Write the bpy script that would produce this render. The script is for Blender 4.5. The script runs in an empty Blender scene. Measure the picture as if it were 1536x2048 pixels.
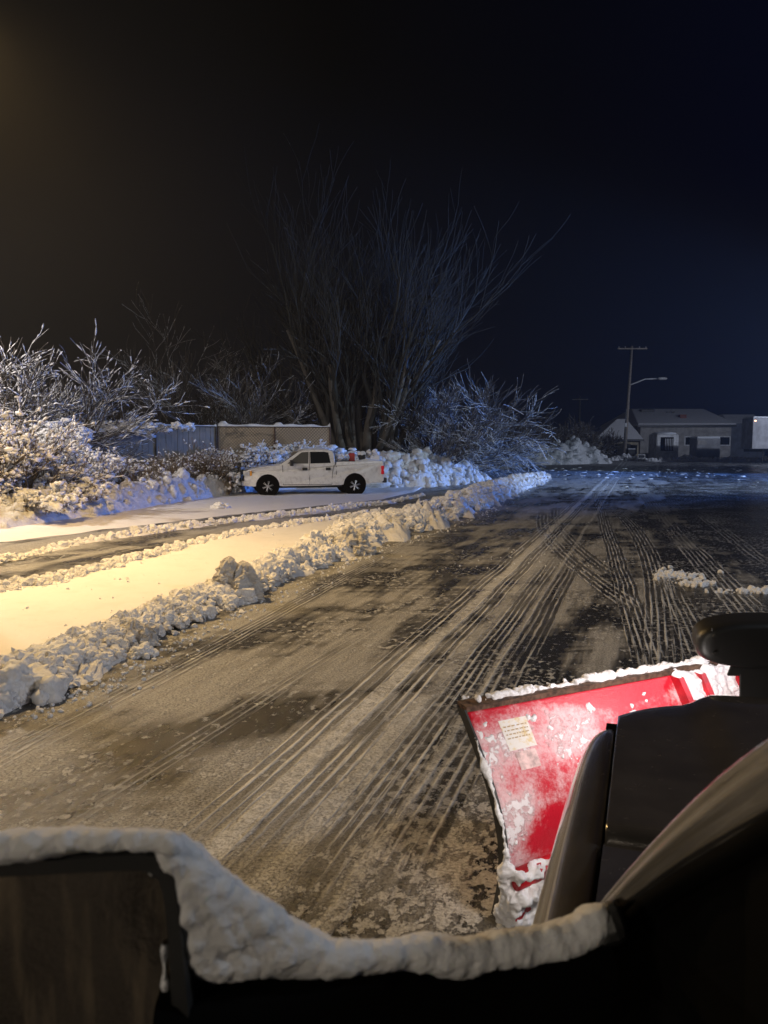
import bpy, math, random
import numpy as np
from mathutils import Vector, noise, Matrix
random.seed(7); np.random.seed(7)
scene = bpy.context.scene
COL = scene.collection
R = math.radians
CZ = 2.1; F = 1536.0; TH = math.atan(136/1536)
cT, sT = math.cos(TH), math.sin(TH)
def ray(px, py):
    dx = (px-768)/F; dz = -(py-1024)/F
    return Vector((dx, cT+dz*sT, -sT+dz*cT))
def G(px, py, z=0.0):                 # photo pixel -> point on the level z
    r = ray(px, py); t = (z-CZ)/r.z
    return Vector((r.x*t, r.y*t, z))
def P(px, py, Y):                     # photo pixel -> point Y metres ahead
    r = ray(px, py); t = Y/r.y
    return Vector((r.x*t, Y, CZ+r.z*t))

# ------------------------------------------------------------------ tagging
def tag(o, label=None, cat=None, group=None, kind=None):
    if label: o['label'] = label
    if cat: o['category'] = cat
    if group: o['group'] = group
    if kind: o['kind'] = kind
    return o
def empty(name, loc=(0, 0, 0), rz=0):
    o = bpy.data.objects.new(name, None); COL.objects.link(o)
    o.location = loc; o.rotation_euler = (0, 0, rz); o.empty_display_size = .3
    return o
def children(o): return [c for c in bpy.data.objects if c.parent == o]
def copy_tree(o, parent=None):
    c = o.copy(); COL.objects.link(c); c.parent = parent
    for ch in children(o): copy_tree(ch, c)
    return c

# ------------------------------------------------------------------ mesh builder
ICO_V = None
def _ico():
    t = (1+5**.5)/2
    v = [(-1,t,0),(1,t,0),(-1,-t,0),(1,-t,0),(0,-1,t),(0,1,t),(0,-1,-t),(0,1,-t),(t,0,-1),(t,0,1),(-t,0,-1),(-t,0,1)]
    v = [Vector(a).normalized() for a in v]
    f = [(0,11,5),(0,5,1),(0,1,7),(0,7,10),(0,10,11),(1,5,9),(5,11,4),(11,10,2),(10,7,6),(7,1,8),(3,9,4),(3,4,2),(3,2,6),(3,6,8),(3,8,9),(4,9,5),(2,4,11),(6,2,10),(8,6,7),(9,8,1)]
    return v, f
def _subdiv(v, f):
    v = list(v); cache = {}; nf = []
    def mid(a, b):
        k = (min(a, b), max(a, b))
        if k not in cache:
            v.append(((v[a]+v[b])/2).normalized()); cache[k] = len(v)-1
        return cache[k]
    for a, b, c in f:
        x, y, z = mid(a, b), mid(b, c), mid(c, a)
        nf += [(a, x, z), (b, y, x), (c, z, y), (x, y, z)]
    return v, nf
ICO0 = _ico(); ICO1 = _subdiv(*ICO0); ICO2 = _subdiv(*ICO1); ICO3 = _subdiv(*_subdiv(*ICO2))
class MB:
    def __init__(s): s.v = []; s.f = []
    def add(s, vs, fs):
        n = len(s.v); s.v.extend([tuple(a) for a in vs]); s.f.extend([tuple(i+n for i in f) for f in fs])
    def box(s, c, d, rz=0, rx=0, ry=0):
        m = Matrix.Rotation(rz, 3, 'Z') @ Matrix.Rotation(ry, 3, 'Y') @ Matrix.Rotation(rx, 3, 'X')
        c = Vector(c); vs = [c + m @ Vector((x*d[0]/2, y*d[1]/2, z*d[2]/2)) for x in (-1,1) for y in (-1,1) for z in (-1,1)]
        s.add(vs, [(0,1,3,2),(4,6,7,5),(0,4,5,1),(2,3,7,6),(0,2,6,4),(1,5,7,3)])
    def hexa(s, pts):                   # 4 bottom, 4 top
        s.add(pts, [(3,2,1,0),(4,5,6,7),(0,1,5,4),(1,2,6,5),(2,3,7,6),(3,0,4,7)])
    def tube(s, pts, rad, n=6, cap=True):
        pts = [Vector(p) for p in pts]
        if not hasattr(rad, '__len__'): rad = [rad]*len(pts)
        base = len(s.v); ref = Vector((0,0,1))
        d0 = (pts[-1]-pts[0])
        if d0.length == 0: return
        if abs(d0.normalized().z) > .9: ref = Vector((1,0,0))
        for i, p in enumerate(pts):
            a = pts[min(i+1, len(pts)-1)]-pts[max(i-1, 0)]
            if a.length < 1e-9: a = d0
            a.normalize(); u = a.cross(ref)
            if u.length < 1e-4: u = a.cross(Vector((0,1,0.1)))
            u.normalize(); w = u.cross(a)
            for k in range(n):
                t = 2*math.pi*k/n; q = p+(u*math.cos(t)+w*math.sin(t))*rad[i]
                s.v.append(tuple(q))
        for i in range(len(pts)-1):
            for k in range(n):
                a = base+i*n+k; b = base+i*n+(k+1) % n
                s.f.append((a, b, b+n, a+n))
        if cap:
            s.f.append(tuple(base+k for k in range(n-1, -1, -1)))
            s.f.append(tuple(base+(len(pts)-1)*n+k for k in range(n)))
    def lathe(s, prof, c, axis='Y', n=28, cap=True):   # prof: (r, h) along axis
        base = len(s.v); c = Vector(c)
        for r, h in prof:
            for k in range(n):
                t = 2*math.pi*k/n; a, b = r*math.cos(t), r*math.sin(t)
                q = Vector((a, h, b)) if axis == 'Y' else (Vector((a, b, h)) if axis == 'Z' else Vector((h, a, b)))
                s.v.append(tuple(c+q))
        for i in range(len(prof)-1):
            for k in range(n):
                a = base+i*n+k; b = base+i*n+(k+1) % n
                s.f.append((a, a+n, b+n, b))
        if cap: s.f.append(tuple(base+k for k in range(n))); s.f.append(tuple(base+(len(prof)-1)*n+k for k in range(n-1, -1, -1)))
    def blob(s, c, r, jit=.25, lvl=0, sq=(1,1,1)):
        V, Fc = (ICO0, ICO1, ICO2)[lvl]
        c = Vector(c); m = Matrix.Rotation(random.random()*6.3, 3, 'Z') @ Matrix.Rotation(random.random()*6.3, 3, 'X')
        o = random.random()*100
        vs = []
        for a in V:
            k = 1+jit*(noise.noise(a*1.3+Vector((o, o, o)))*2)+jit*.4*random.uniform(-1, 1)
            q = m @ (a*k*r); vs.append(c+Vector((q.x*sq[0], q.y*sq[1], q.z*sq[2])))
        s.add(vs, Fc)
    def chip(s, c, r, lvl=1, sq=(1,1,1), rough=.17):
        V, Fc = (ICO0, ICO1, ICO2)[lvl]
        c = Vector(c); o = random.random()*100; pl = []
        for _ in range(random.randint(5, 9)):
            n_ = Vector((random.gauss(0,1), random.gauss(0,1), random.gauss(0,1))).normalized(); pl.append((n_, random.uniform(.45, .85)))
        vs = []
        for a in V:
            k = 1.
            for n_, d in pl:
                q = a.dot(n_)
                if q > .05: k = min(k, d/q)
            k = k*(1+rough*2*noise.noise(a*2.6+Vector((o, o, o)))+rough*1.2*noise.noise(a*6+Vector((o, 0, o))))
            q = a*k*r; vs.append(c+Vector((q.x*sq[0], q.y*sq[1], q.z*sq[2])))
        s.add(vs, Fc)
    def grid(s, rows, closed=False):
        n = len(rows[0]); base = len(s.v)
        for r in rows: s.v.extend([tuple(p) for p in r])
        for i in range(len(rows)-1):
            for j in range(n-1 if not closed else n):
                a = base+i*n+j; b = base+i*n+(j+1) % n
                s.f.append((a, b, b+n, a+n))
    def prism(s, poly, y0, y1, f=lambda x, y, z: (x, y, z)):   # polygon in xz, extruded y
        n = len(poly); vs = [f(x, y0, z) for x, z in poly]+[f(x, y1, z) for x, z in poly]
        s.add(vs, [tuple(range(n)), tuple(range(2*n-1, n-1, -1))]+[(i, i+n, (i+1) % n+n, (i+1) % n) for i in range(n)])
    def build(s, name, m, parent=None, smooth=False, bevel=0, seg=2, sub=0):
        me = bpy.data.meshes.new(name); me.from_pydata(s.v, [], s.f); me.validate(); me.update()
        o = bpy.data.objects.new(name, me); COL.objects.link(o); me.materials.append(m)
        if smooth:
            me.polygons.foreach_set('use_smooth', [True]*len(me.polygons))
        if bevel:
            b = o.modifiers.new('bevel', 'BEVEL'); b.width = bevel; b.segments = seg; b.limit_method = 'ANGLE'; b.angle_limit = R(35)
        if sub:
            q = o.modifiers.new('sub', 'SUBSURF'); q.levels = sub; q.render_levels = sub
        if parent: o.parent = parent
        return o

def snow_mass(mb, name, m, voxel, amps, parent=None, its=4):
    """melt overlapping lumps into one skin of packed snow"""
    o = mb.build(name+'_tmp', m); r = o.modifiers.new('r', 'REMESH'); r.mode = 'VOXEL'; r.voxel_size = voxel
    sm = o.modifiers.new('s', 'SMOOTH'); sm.iterations = its; sm.factor = .6
    bpy.context.view_layer.update()
    dg = bpy.context.evaluated_depsgraph_get(); me = bpy.data.meshes.new_from_object(o.evaluated_get(dg), depsgraph=dg)
    bpy.data.objects.remove(o); me.name = name
    n = len(me.vertices); co = np.empty(n*3); me.vertices.foreach_get('co', co); no = np.empty(n*3); me.vertices.foreach_get('normal', no)
    co = co.reshape(-1, 3); no = no.reshape(-1, 3)
    for i in range(n):
        p = Vector(co[i]); d = sum(a*noise.noise(p*f) for a, f in amps); co[i] += no[i]*d
    me.vertices.foreach_set('co', co.ravel()); me.polygons.foreach_set('use_smooth', [True]*len(me.polygons)); me.update()
    if not me.materials: me.materials.append(m)
    q = bpy.data.objects.new(name, me); COL.objects.link(q)
    if parent: q.parent = parent
    return q
# ------------------------------------------------------------------ node helper
class NT:
    def __init__(s, name):
        s.m = bpy.data.materials.new(name); s.m.use_nodes = True; s.t = s.m.node_tree; s.t.nodes.clear()
        s.out = s.t.nodes.new('ShaderNodeOutputMaterial')
    def n(s, ty, **kw):
        q = s.t.nodes.new(ty)
        for k, v in kw.items(): setattr(q, k, v)
        return q
    def set(s, sock, v):
        if isinstance(v, bpy.types.NodeSocket): s.t.links.new(v, sock)
        elif v is not None:
            if isinstance(v, (tuple, list)) and len(v) == 3 and sock.type == 'RGBA': v = (*v, 1)
            sock.default_value = v
    def math(s, op, a, b=None, c=None, clamp=False):
        q = s.n('ShaderNodeMath', operation=op); q.use_clamp = clamp
        s.set(q.inputs[0], a)
        if b is not None: s.set(q.inputs[1], b)
        if c is not None: s.set(q.inputs[2], c)
        return q.outputs[0]
    def ss(s, x, a, b, lo=0., hi=1.):   # smoothstep map
        q = s.n('ShaderNodeMapRange', interpolation_type='SMOOTHSTEP')
        s.set(q.inputs[0], x); s.set(q.inputs[1], a); s.set(q.inputs[2], b); s.set(q.inputs[3], lo); s.set(q.inputs[4], hi)
        return q.outputs[0]
    def mix(s, f, a, b):
        q = s.n('ShaderNodeMix', data_type='RGBA'); s.set(q.inputs[0], f); s.set(q.inputs[6], a); s.set(q.inputs[7], b)
        return q.outputs[2]
    def noise(s, vec, scale, detail=4, rough=.55, dist=0):
        q = s.n('ShaderNodeTexNoise'); s.set(q.inputs['Vector'], vec)
        q.inputs['Scale'].default_value = scale; q.inputs['Detail'].default_value = detail
        q.inputs['Roughness'].default_value = rough; q.inputs['Distortion'].default_value = dist
        return q.outputs[0]
    def map(s, vec, loc=(0,0,0), rot=(0,0,0), sc=(1,1,1)):
        q = s.n('ShaderNodeMapping'); s.set(q.inputs[0], vec); q.inputs[1].default_value = loc; q.inputs[2].default_value = rot; q.inputs[3].default_value = sc
        return q.outputs[0]
    def obj(s): return s.n('ShaderNodeTexCoord').outputs['Object']
    def bump(s, h, dist, strength=1., nrm=None):
        q = s.n('ShaderNodeBump'); q.inputs['Strength'].default_value = strength; q.inputs['Distance'].default_value = dist
        s.set(q.inputs['Height'], h)
        if nrm is not None: s.set(q.inputs['Normal'], nrm)
        return q.outputs[0]
    def bsdf(s, **kw):
        q = s.n('ShaderNodeBsdfPrincipled')
        for k, v in kw.items(): s.set(q.inputs[k.replace('_', ' ')], v)
        s.t.links.new(q.outputs[0], s.out.inputs[0]); return q
def simple(name, col, rough=.5, metal=0., nscale=None, namt=.25, bump=0, bscale=60, **kw):
    t = NT(name); c = col; o = t.obj()
    if nscale:
        nz = t.noise(o, nscale, 5, .6)
        c = t.mix(t.ss(nz, .3, .7), tuple(x*(1-namt) for x in col), tuple(min(1, x*(1+namt)) for x in col))
    d = dict(Base_Color=c, Roughness=rough, Metallic=metal); d.update(kw)
    if bump: d['Normal'] = t.bump(t.noise(o, bscale, 4, .6), bump)
    t.bsdf(**d); return t.m

# ------------------------------------------------------------------ materials
def snow_mat(name, col=(.80,.82,.86), dirt=.0, bscale=26, bd=.02, fine=True, sss=0):
    t = NT(name); o = t.obj()
    nz = t.noise(o, bscale, 6, .65)
    c = col
    if dirt:
        dn = t.noise(o, 3.1, 5, .62)
        c = t.mix(t.ss(dn, .47, .72, 0, dirt), col, (.30,.27,.22))
        d2 = t.noise(t.map(o, loc=(7,3,1)), 22, 4, .6)
        c = t.mix(t.ss(d2, .60, .74, 0, dirt*.8), c, (.22,.19,.15))
    b = t.bump(nz, bd)
    if fine: b = t.bump(t.noise(o, bscale*7, 3, .6), bd*.22, nrm=b)
    kw = {}
    if sss: kw = dict(Subsurface_Weight=sss, Subsurface_Radius=(.03,.035,.045), Subsurface_Scale=.5)
    t.bsdf(Base_Color=c, Roughness=.62, Normal=b, Specular_IOR_Level=.35, **kw)
    return t.m
SNOW = snow_mat('snow', dirt=.12)
SNOW_D = snow_mat('windrow_snow', col=(.84,.85,.88), dirt=.28, bscale=17, bd=.03)
SNOW_FAR = snow_mat('bank_snow', dirt=.35, bscale=5, bd=.12)
SNOW_NEAR = snow_mat('mirror_snow', col=(.82,.82,.83), dirt=0, bscale=190, bd=.0030, sss=.15)
SNOW_FLAT = snow_mat('flat_snow', col=(.80,.80,.82), dirt=.10, bscale=4, bd=.02)

def bark_snow(name, bark, thr=.15, amt=1., nsc=6, snowc=(.8,.82,.86)):
    t = NT(name); g = t.n('ShaderNodeNewGeometry'); sp = t.n('ShaderNodeSeparateXYZ'); t.set(sp.inputs[0], g.outputs['Normal'])
    nz = t.noise(t.obj(), nsc, 4, .6)
    h = t.math('ADD', sp.outputs[2], t.math('MULTIPLY', t.math('SUBTRACT', nz, .5), 1.6))
    m = t.ss(h, thr, thr+.25, 0, amt)
    bn = t.mix(nz, tuple(x*.7 for x in bark), tuple(x*1.4 for x in bark))
    t.bsdf(Base_Color=t.mix(m, bn, snowc), Roughness=.8); return t.m
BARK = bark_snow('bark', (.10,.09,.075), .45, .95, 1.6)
BARK_S = bark_snow('snowy_bark', (.07,.06,.05), .25)
TWIG = bark_snow('twigs', (.13,.09,.055), .55, .9, 4)
TWIG_S = bark_snow('snowy_twigs', (.11,.085,.06), .38)
TWIG_D = bark_snow('dark_twigs', (.03,.03,.025), .5, .45, 3, (.5,.52,.55))

def paint(name, col, rough=.3, metal=0., coat=.6, dirt=.0):
    t = NT(name); o = t.obj(); nz = t.noise(o, 5, 5, .65)
    c = t.mix(t.ss(nz, .45, .7, 0, dirt), col, (.28,.25,.21)) if dirt else col
    r = t.math('ADD', rough, t.math('MULTIPLY', t.math('SUBTRACT', t.noise(o, 14, 4, .6), .5), .25))
    t.bsdf(Base_Color=c, Roughness=r, Metallic=metal, Coat_Weight=coat, Coat_Roughness=.12); return t.m
WHITE_PAINT = paint('white_paint', (.78,.77,.74), .32, 0, .5, .35)
DARK_GLASS = simple('dark_glass', (.012,.014,.016), .06)
RUBBER = simple('rubber', (.016,.016,.016), .75, nscale=30)
BLACK_PL = simple('black_plastic', (.014,.014,.014), .42, bump=.0006, bscale=500)
BLACK_MATT = simple('matt_black', (.0015,.0015,.0015), .9, Specular_IOR_Level=.05)
CHROME = simple('wheel_alloy', (.62,.62,.62), .28, .9)
STEEL = simple('dark_steel', (.05,.048,.045), .5, .4, nscale=8)
RUSTY = simple('rusty_steel', (.10,.058,.038), .75, .2, nscale=35, namt=.6, bump=.003, bscale=90)
CREAM = simple('cream_wall', (.40,.38,.36), .85, nscale=1.2)
WALL_BEIGE = simple('beige_wall', (.42,.36,.24), .85, nscale=1.2)
WALL_GREY = simple('grey_siding', (.30,.30,.31), .8, nscale=.8)
BRICK_R = simple('chimney_brick', (.25,.10,.07), .9, nscale=6)
WOODP = simple('pole_wood', (.34,.29,.24), .85, nscale=5)
WHITE_W = simple('white_metal', (.72,.72,.72), .5, nscale=1.5)
RED_PL = simple('red_plastic', (.45,.03,.02), .35)
AMBER = simple('amber_lens', (.8,.35,.04), .15)
LENS = simple('lamp_lens', (.6,.6,.58), .1)
TAIL = NT('tail_lens'); TAIL.bsdf(Base_Color=(.6,.01,.02), Roughness=.15, Emission_Color=(1,.03,.06), Emission_Strength=.10); TAIL = TAIL.m

# ------------------------------------------------------------------ ground material
DIRA = R(18.5)                                  # heading of the lot (to the right of +Y)
def LV(p):                                      # world -> (along, across)
    return (p.x*math.sin(DIRA)+p.y*math.cos(DIRA), p.x*math.cos(DIRA)-p.y*math.sin(DIRA))
def ground_mat():
    t = NT('icy_asphalt'); o = t.obj()
    uv = t.map(o, rot=(0, 0, DIRA))             # x = across, y = along
    sp = t.n('ShaderNodeSeparateXYZ'); t.set(sp.inputs[0], uv); AC, AL = sp.outputs[0], sp.outputs[1]
    sw = t.n('ShaderNodeSeparateXYZ'); t.set(sw.inputs[0], o); X, Y = sw.outputs[0], sw.outputs[1]
    # slush film: broad smears dragged along the lot
    sm1 = t.noise(t.map(uv, sc=(1.0, .28, 1)), .9, 5, .55, .6)
    sm2 = t.noise(t.map(uv, loc=(9, 4, 0), sc=(1.6, .16, 1)), 1.7, 5, .6)
    sm3 = t.noise(t.map(o, loc=(3, 8, 0), sc=(.4, 1.1, 1)), .9, 5, .6, .8)
    base = t.math('ADD', t.math('MULTIPLY', sm1, .5), t.math('ADD', t.math('MULTIPLY', sm2, .28), t.math('MULTIPLY', sm3, .32)))
    # cleaner (darker) to the right; film raised far off to paint the blue lamp's sheen brighter
    side = t.ss(AC, -1.2, 3.5, 0, -.13)
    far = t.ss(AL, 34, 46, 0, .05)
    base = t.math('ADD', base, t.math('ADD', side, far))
    st2 = t.noise(t.map(uv, loc=(2,7,0), sc=(7, .55, 1)), 1.6, 6, .68, .3); base = t.math('ADD', base, t.math('MULTIPLY', t.math('SUBTRACT', st2, .5), .09)); film = t.ss(base, .497, .60)
    # crusty flakes
    fl = t.noise(t.map(uv, sc=(1, .7, 1)), 13, 9, .72, .15)
    flb = t.noise(o, .8, 2, .5)
    nearmask = t.math('MULTIPLY', t.math('MULTIPLY', t.ss(AC, -2.0, -1.1), t.ss(AC, .4, -.3)), t.ss(AL, 7.5, 4.5))
    thr = t.math('SUBTRACT', .588, t.math('ADD', t.math('MULTIPLY', t.ss(flb, .38, .62), .06), t.math('MULTIPLY', nearmask, .075)))
    crust = t.ss(fl, thr, t.math('ADD', thr, .03))
    micro = t.noise(o, 55, 4, .7)
    grit = t.noise(o, 160, 2, .6)
    ridge_total = None; dark_total = None
    brk = t.noise(t.map(uv, sc=(14, .45, 1)), 1.6, 5, .62)
    wob = t.math('MULTIPLY', t.math('SUBTRACT', t.noise(t.map(uv, sc=(1, 1, 1)), .35, 2, .5), .5), .10)
    wid = t.math('MULTIPLY', t.math('SUBTRACT', t.noise(t.map(uv, sc=(20, 2.5, 1)), 1., 4, .65), .42), .55)
    def addtrack(s, width, gate, spacing, strength=1., darkness=.6):
        # s: signed distance across the track
        nonlocal ridge_total, dark_total
        a = t.math('ABSOLUTE', s)
        inside = t.ss(a, width, width-.02)
        inside = t.math('MULTIPLY', inside, gate)
        s = t.math('ADD', s, t.math('MULTIPLY', t.math('SUBTRACT', t.noise(t.map(uv, sc=(9,.5,1)), 1., 2, .5), .5), spacing*.55)); fr = t.math('PINGPONG', t.math('ADD', s, 5*spacing), spacing/2)
        tw = t.math('MULTIPLY', wid, spacing); line = t.ss(fr, t.math('SUBTRACT', spacing*.28, tw), t.math('SUBTRACT', spacing*.47, tw))
        line = t.math('MULTIPLY', line, t.ss(brk, .40, .55, .10, 1))
        rg = t.math('MULTIPLY', t.math('MULTIPLY', line, inside), strength)
        dk = t.math('MULTIPLY', inside, darkness)
        ridge_total = rg if ridge_total is None else t.math('MAXIMUM', ridge_total, rg)
        dark_total = dk if dark_total is None else t.math('MAXIMUM', dark_total, dk)
    def line_track(p0, p1, width, spacing=.055, strength=1., dark=.6, a0=None, a1=None):
        d = (p1-p0); L = math.hypot(d.x, d.y); dx, dy = d.x/L, d.y/L
        # s = cross, q = along
        s_ = t.math('SUBTRACT', t.math('MULTIPLY', X, dy), t.math('MULTIPLY', Y, dx))
        s_ = t.math('SUBTRACT', s_, p0.x*dy-p0.y*dx)
        s_ = t.math('ADD', s_, wob)
        q = t.math('ADD', t.math('MULTIPLY', X, dx), t.math('MULTIPLY', Y, dy))
        q = t.math('SUBTRACT', q, p0.x*dx+p0.y*dy)
        g = t.math('MULTIPLY', t.ss(q, -.4, .6), t.ss(q, L+1.5, L-1.5))
        addtrack(s_, width, g, spacing, strength, dark)
    def arc_track(p0, p1, p2, width, spacing=.055, strength=1., dark=.6):
        ax, ay, bx, by, cx, cy = p0.x, p0.y, p1.x, p1.y, p2.x, p2.y
        D = 2*(ax*(by-cy)+bx*(cy-ay)+cx*(ay-by))
        ux = ((ax*ax+ay*ay)*(by-cy)+(bx*bx+by*by)*(cy-ay)+(cx*cx+cy*cy)*(ay-by))/D
        uy = ((ax*ax+ay*ay)*(cx-bx)+(bx*bx+by*by)*(ax-cx)+(cx*cx+cy*cy)*(bx-ax))/D
        r = math.hypot(ax-ux, ay-uy)
        dx_ = t.math('SUBTRACT', X, ux); dy_ = t.math('SUBTRACT', Y, uy)
        rr = t.math('SQRT', t.math('ADD', t.math('MULTIPLY', dx_, dx_), t.math('MULTIPLY', dy_, dy_)))
        s_ = t.math('SUBTRACT', rr, r)
        cxx, cyy = (cx-ax), (cy-ay); L = math.hypot(cxx, cyy); cxx /= L; cyy /= L
        q = t.math('ADD', t.math('MULTIPLY', t.math('SUBTRACT', X, ax), cxx), t.math('MULTIPLY', t.math('SUBTRACT', Y, ay), cyy))
        g = t.math('MULTIPLY', t.ss(q, -.3, .5), t.ss(q, L+1., L-1.))
        # only the arc side
        mx, my = bx-ux, by-uy; ml = math.hypot(mx, my)
        hs = t.math('ADD', t.math('MULTIPLY', dx_, mx/ml), t.math('MULTIPLY', dy_, my/ml))
        g = t.math('MULTIPLY', g, t.math('GREATER_THAN', hs, 0.))
        addtrack(s_, width, g, spacing, strength, dark)
    V_ = (1215, 945)
    def far_pt(px, py, k=.86):                  # along the bundle towards its far end
        return G(px+(1282-px)*k, py+(888-py)*k)
    for (px, py, w, sc, st, dk) in [(395, 1665, .13, .082, 1., .35), (500, 1705, .15, .075, 1., .40), (625, 1760, .17, .068, .85, .65),
                                    (770, 1760, .20, .080, .6, .8)]:
        line_track(G(px, py), far_pt(px, py, .86 if px < 600 else .72), w, sc, st, dk)
    line_track(G(270, 1385), G(790, 1100), .16, .06, .8, .45)
    line_track(G(-100, 1570), G(430, 1290), .16, .06, .6, .25)
    line_track(G(130, 1640), G(700, 1290), .12, .06, .5, .3)
    arc_track(G(1270, 1215), G(1140, 1120), G(1085, 1030), .19, .10, .8, .75)
    arc_track(G(1225, 1150), G(1150, 1090), G(1112, 1020), .16, .10, .7, .7)
    line_track(G(1300, 1330), G(1190, 985), .17, .065, .95, .85)
    arc_track(G(1325, 1330), G(1318, 1190), G(1215, 1010), .20, .075, .85, .85)
    line_track(G(1420, 1340), G(1330, 1150), .18, .07, .7, .8)
    line_track(G(1510, 1235), G(1370, 1085), .26, .09, .75, .8)
    line_track(G(1535, 1130), G(1405, 1030), .22, .10, .5, .6)
    line_track(G(1380, 1100), G(1290, 990), .25, .10, .4, .6)
    dark = dark_total; ridge = ridge_total
    # packed slush bands between the wheel tracks
    def band(p0, p1, w, amt):
        d = (p1-p0); L = math.hypot(d.x, d.y); dx, dy = d.x/L, d.y/L
        s_ = t.math('SUBTRACT', t.math('SUBTRACT', t.math('MULTIPLY', X, dy), t.math('MULTIPLY', Y, dx)), p0.x*dy-p0.y*dx)
        s_ = t.math('ADD', s_, wob); nn = t.math('MULTIPLY', t.math('SUBTRACT', t.noise(t.map(uv, sc=(6,1.2,1)), 1.5, 5, .7), .5), w*2.2)
        return t.math('MULTIPLY', t.ss(t.math('ADD', t.math('ABSOLUTE', s_), nn), w, w*.45), amt)
    bnd = t.math('MAXIMUM', band(G(447,1690), far_pt(447,1690), .11, 1.), t.math('MAXIMUM', band(G(560,1740), far_pt(560,1740), .12, .55), band(G(700,1780), far_pt(700,1780,.7), .05, .6)))
    # side scrape marks and colours
    asph = t.mix(t.ss(grit, .35, .7), (.012,.012,.012), (.040,.040,.040))
    slush = t.mix(t.ss(t.math('ADD', t.math('MULTIPLY', micro, .75), t.math('MULTIPLY', st2, .25)), .34, .66), (.13,.13,.13), (.48,.485,.49))
    fm = t.math('MULTIPLY', film, t.math('SUBTRACT', 1., dark))
    fm = t.math('MULTIPLY', fm, t.ss(micro, .18, .55, .55, 1))
    c = t.mix(fm, asph, slush)
    cr = t.math('MULTIPLY', crust, t.math('SUBTRACT', 1., t.math('MULTIPLY', dark, .55)))
    c = t.mix(t.math('MULTIPLY', cr, .8), c, t.mix(t.ss(micro, .35, .65), (.36,.365,.37), (.66,.67,.68)))
    # compacted ice and packed snow left of the tracks near the windrow base, and thin snow far away
    c = t.mix(t.math('MULTIPLY', ridge, t.ss(micro, .2, .5, .5, 1)), c, (.70,.71,.72))
    c = t.mix(t.math('MULTIPLY', bnd, t.ss(t.math('MULTIPLY', micro, t.noise(uv, 12, 5, .7)), .16, .34, .25, 1)), c, (.70,.71,.72))
    rough = t.math('SUBTRACT', .62, t.math('MULTIPLY', t.math('SUBTRACT', 1., t.math('MAXIMUM', fm, cr)), .36))
    h = t.math('ADD', t.math('MULTIPLY', ridge, .014), t.math('MULTIPLY', cr, .010))
    h = t.math('ADD', h, t.math('MULTIPLY', fm, .006)); h = t.math('ADD', h, t.math('MULTIPLY', bnd, .012))
    h = t.math('ADD', h, t.math('MULTIPLY', micro, .007))
    h = t.math('ADD', h, t.math('MULTIPLY', grit, .0025))
    b = t.bump(h, 1.)
    t.bsdf(Base_Color=c, Roughness=rough, Normal=b, Specular_IOR_Level=.5)
    return t.m
GROUND = ground_mat()
m = MB()
xs = [-300, -60, -20, 0, 20, 60, 300]; ys = [-150, -20, 0, 20, 60, 150, 600]
m.grid([[(x, y, 0) for x in xs] for y in ys])
# faces up
m.f = [tuple(reversed(f)) for f in m.f]
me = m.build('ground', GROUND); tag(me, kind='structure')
if me.data.polygons[0].normal.z < 0: me.data.flip_normals()

# ------------------------------------------------------------------ snow sheets, windrows, banks
def interp(lst, t):
    n = len(lst)-1; x = min(max(t, 0), .99999)*n; i = int(x); f = x-i
    a, b = lst[i], lst[i+1]
    if isinstance(a, (int, float)): return a+(b-a)*f
    return a.lerp(b, f)
def fbm(p, s, o=4):
    return noise.fractal(Vector(p)*s, 1., 2., o)
def sheet(name, left, right, n, mrows, z, mat, label, amp=.03, edge=.25, kind='structure', top=None):
    mb = MB(); rows = []
    for i in range(n+1):
        t = i/n; a = interp(left, t); b = interp(right, t); row = []
        j1 = noise.noise(Vector((a.x*1.7, a.y*1.7, 3)))*edge; j2 = noise.noise(Vector((b.x*1.7, b.y*1.7, 9)))*edge
        d = (b-a).normalized(); a = a+d*j1; b = b+d*j2
        for k in range(mrows+1):
            s = k/mrows; p = a.lerp(b, s)
            e = min(s, 1-s, t*4, (1-t)*4)*mrows
            zz = z*min(1, e)+amp*fbm((p.x, p.y, 0), .8)*min(1, e*.7)+.006
            row.append((p.x, p.y, max(zz, .0005 if e < .5 else .004) if e > .01 else -.01))
        rows.append(row)
    mb.grid(rows)
    o = mb.build(name, mat, smooth=True)
    if o.data.polygons[len(o.data.polygons)//2].normal.z < 0: o.data.flip_normals()
    tag(o, label, kind=kind); return o
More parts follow.
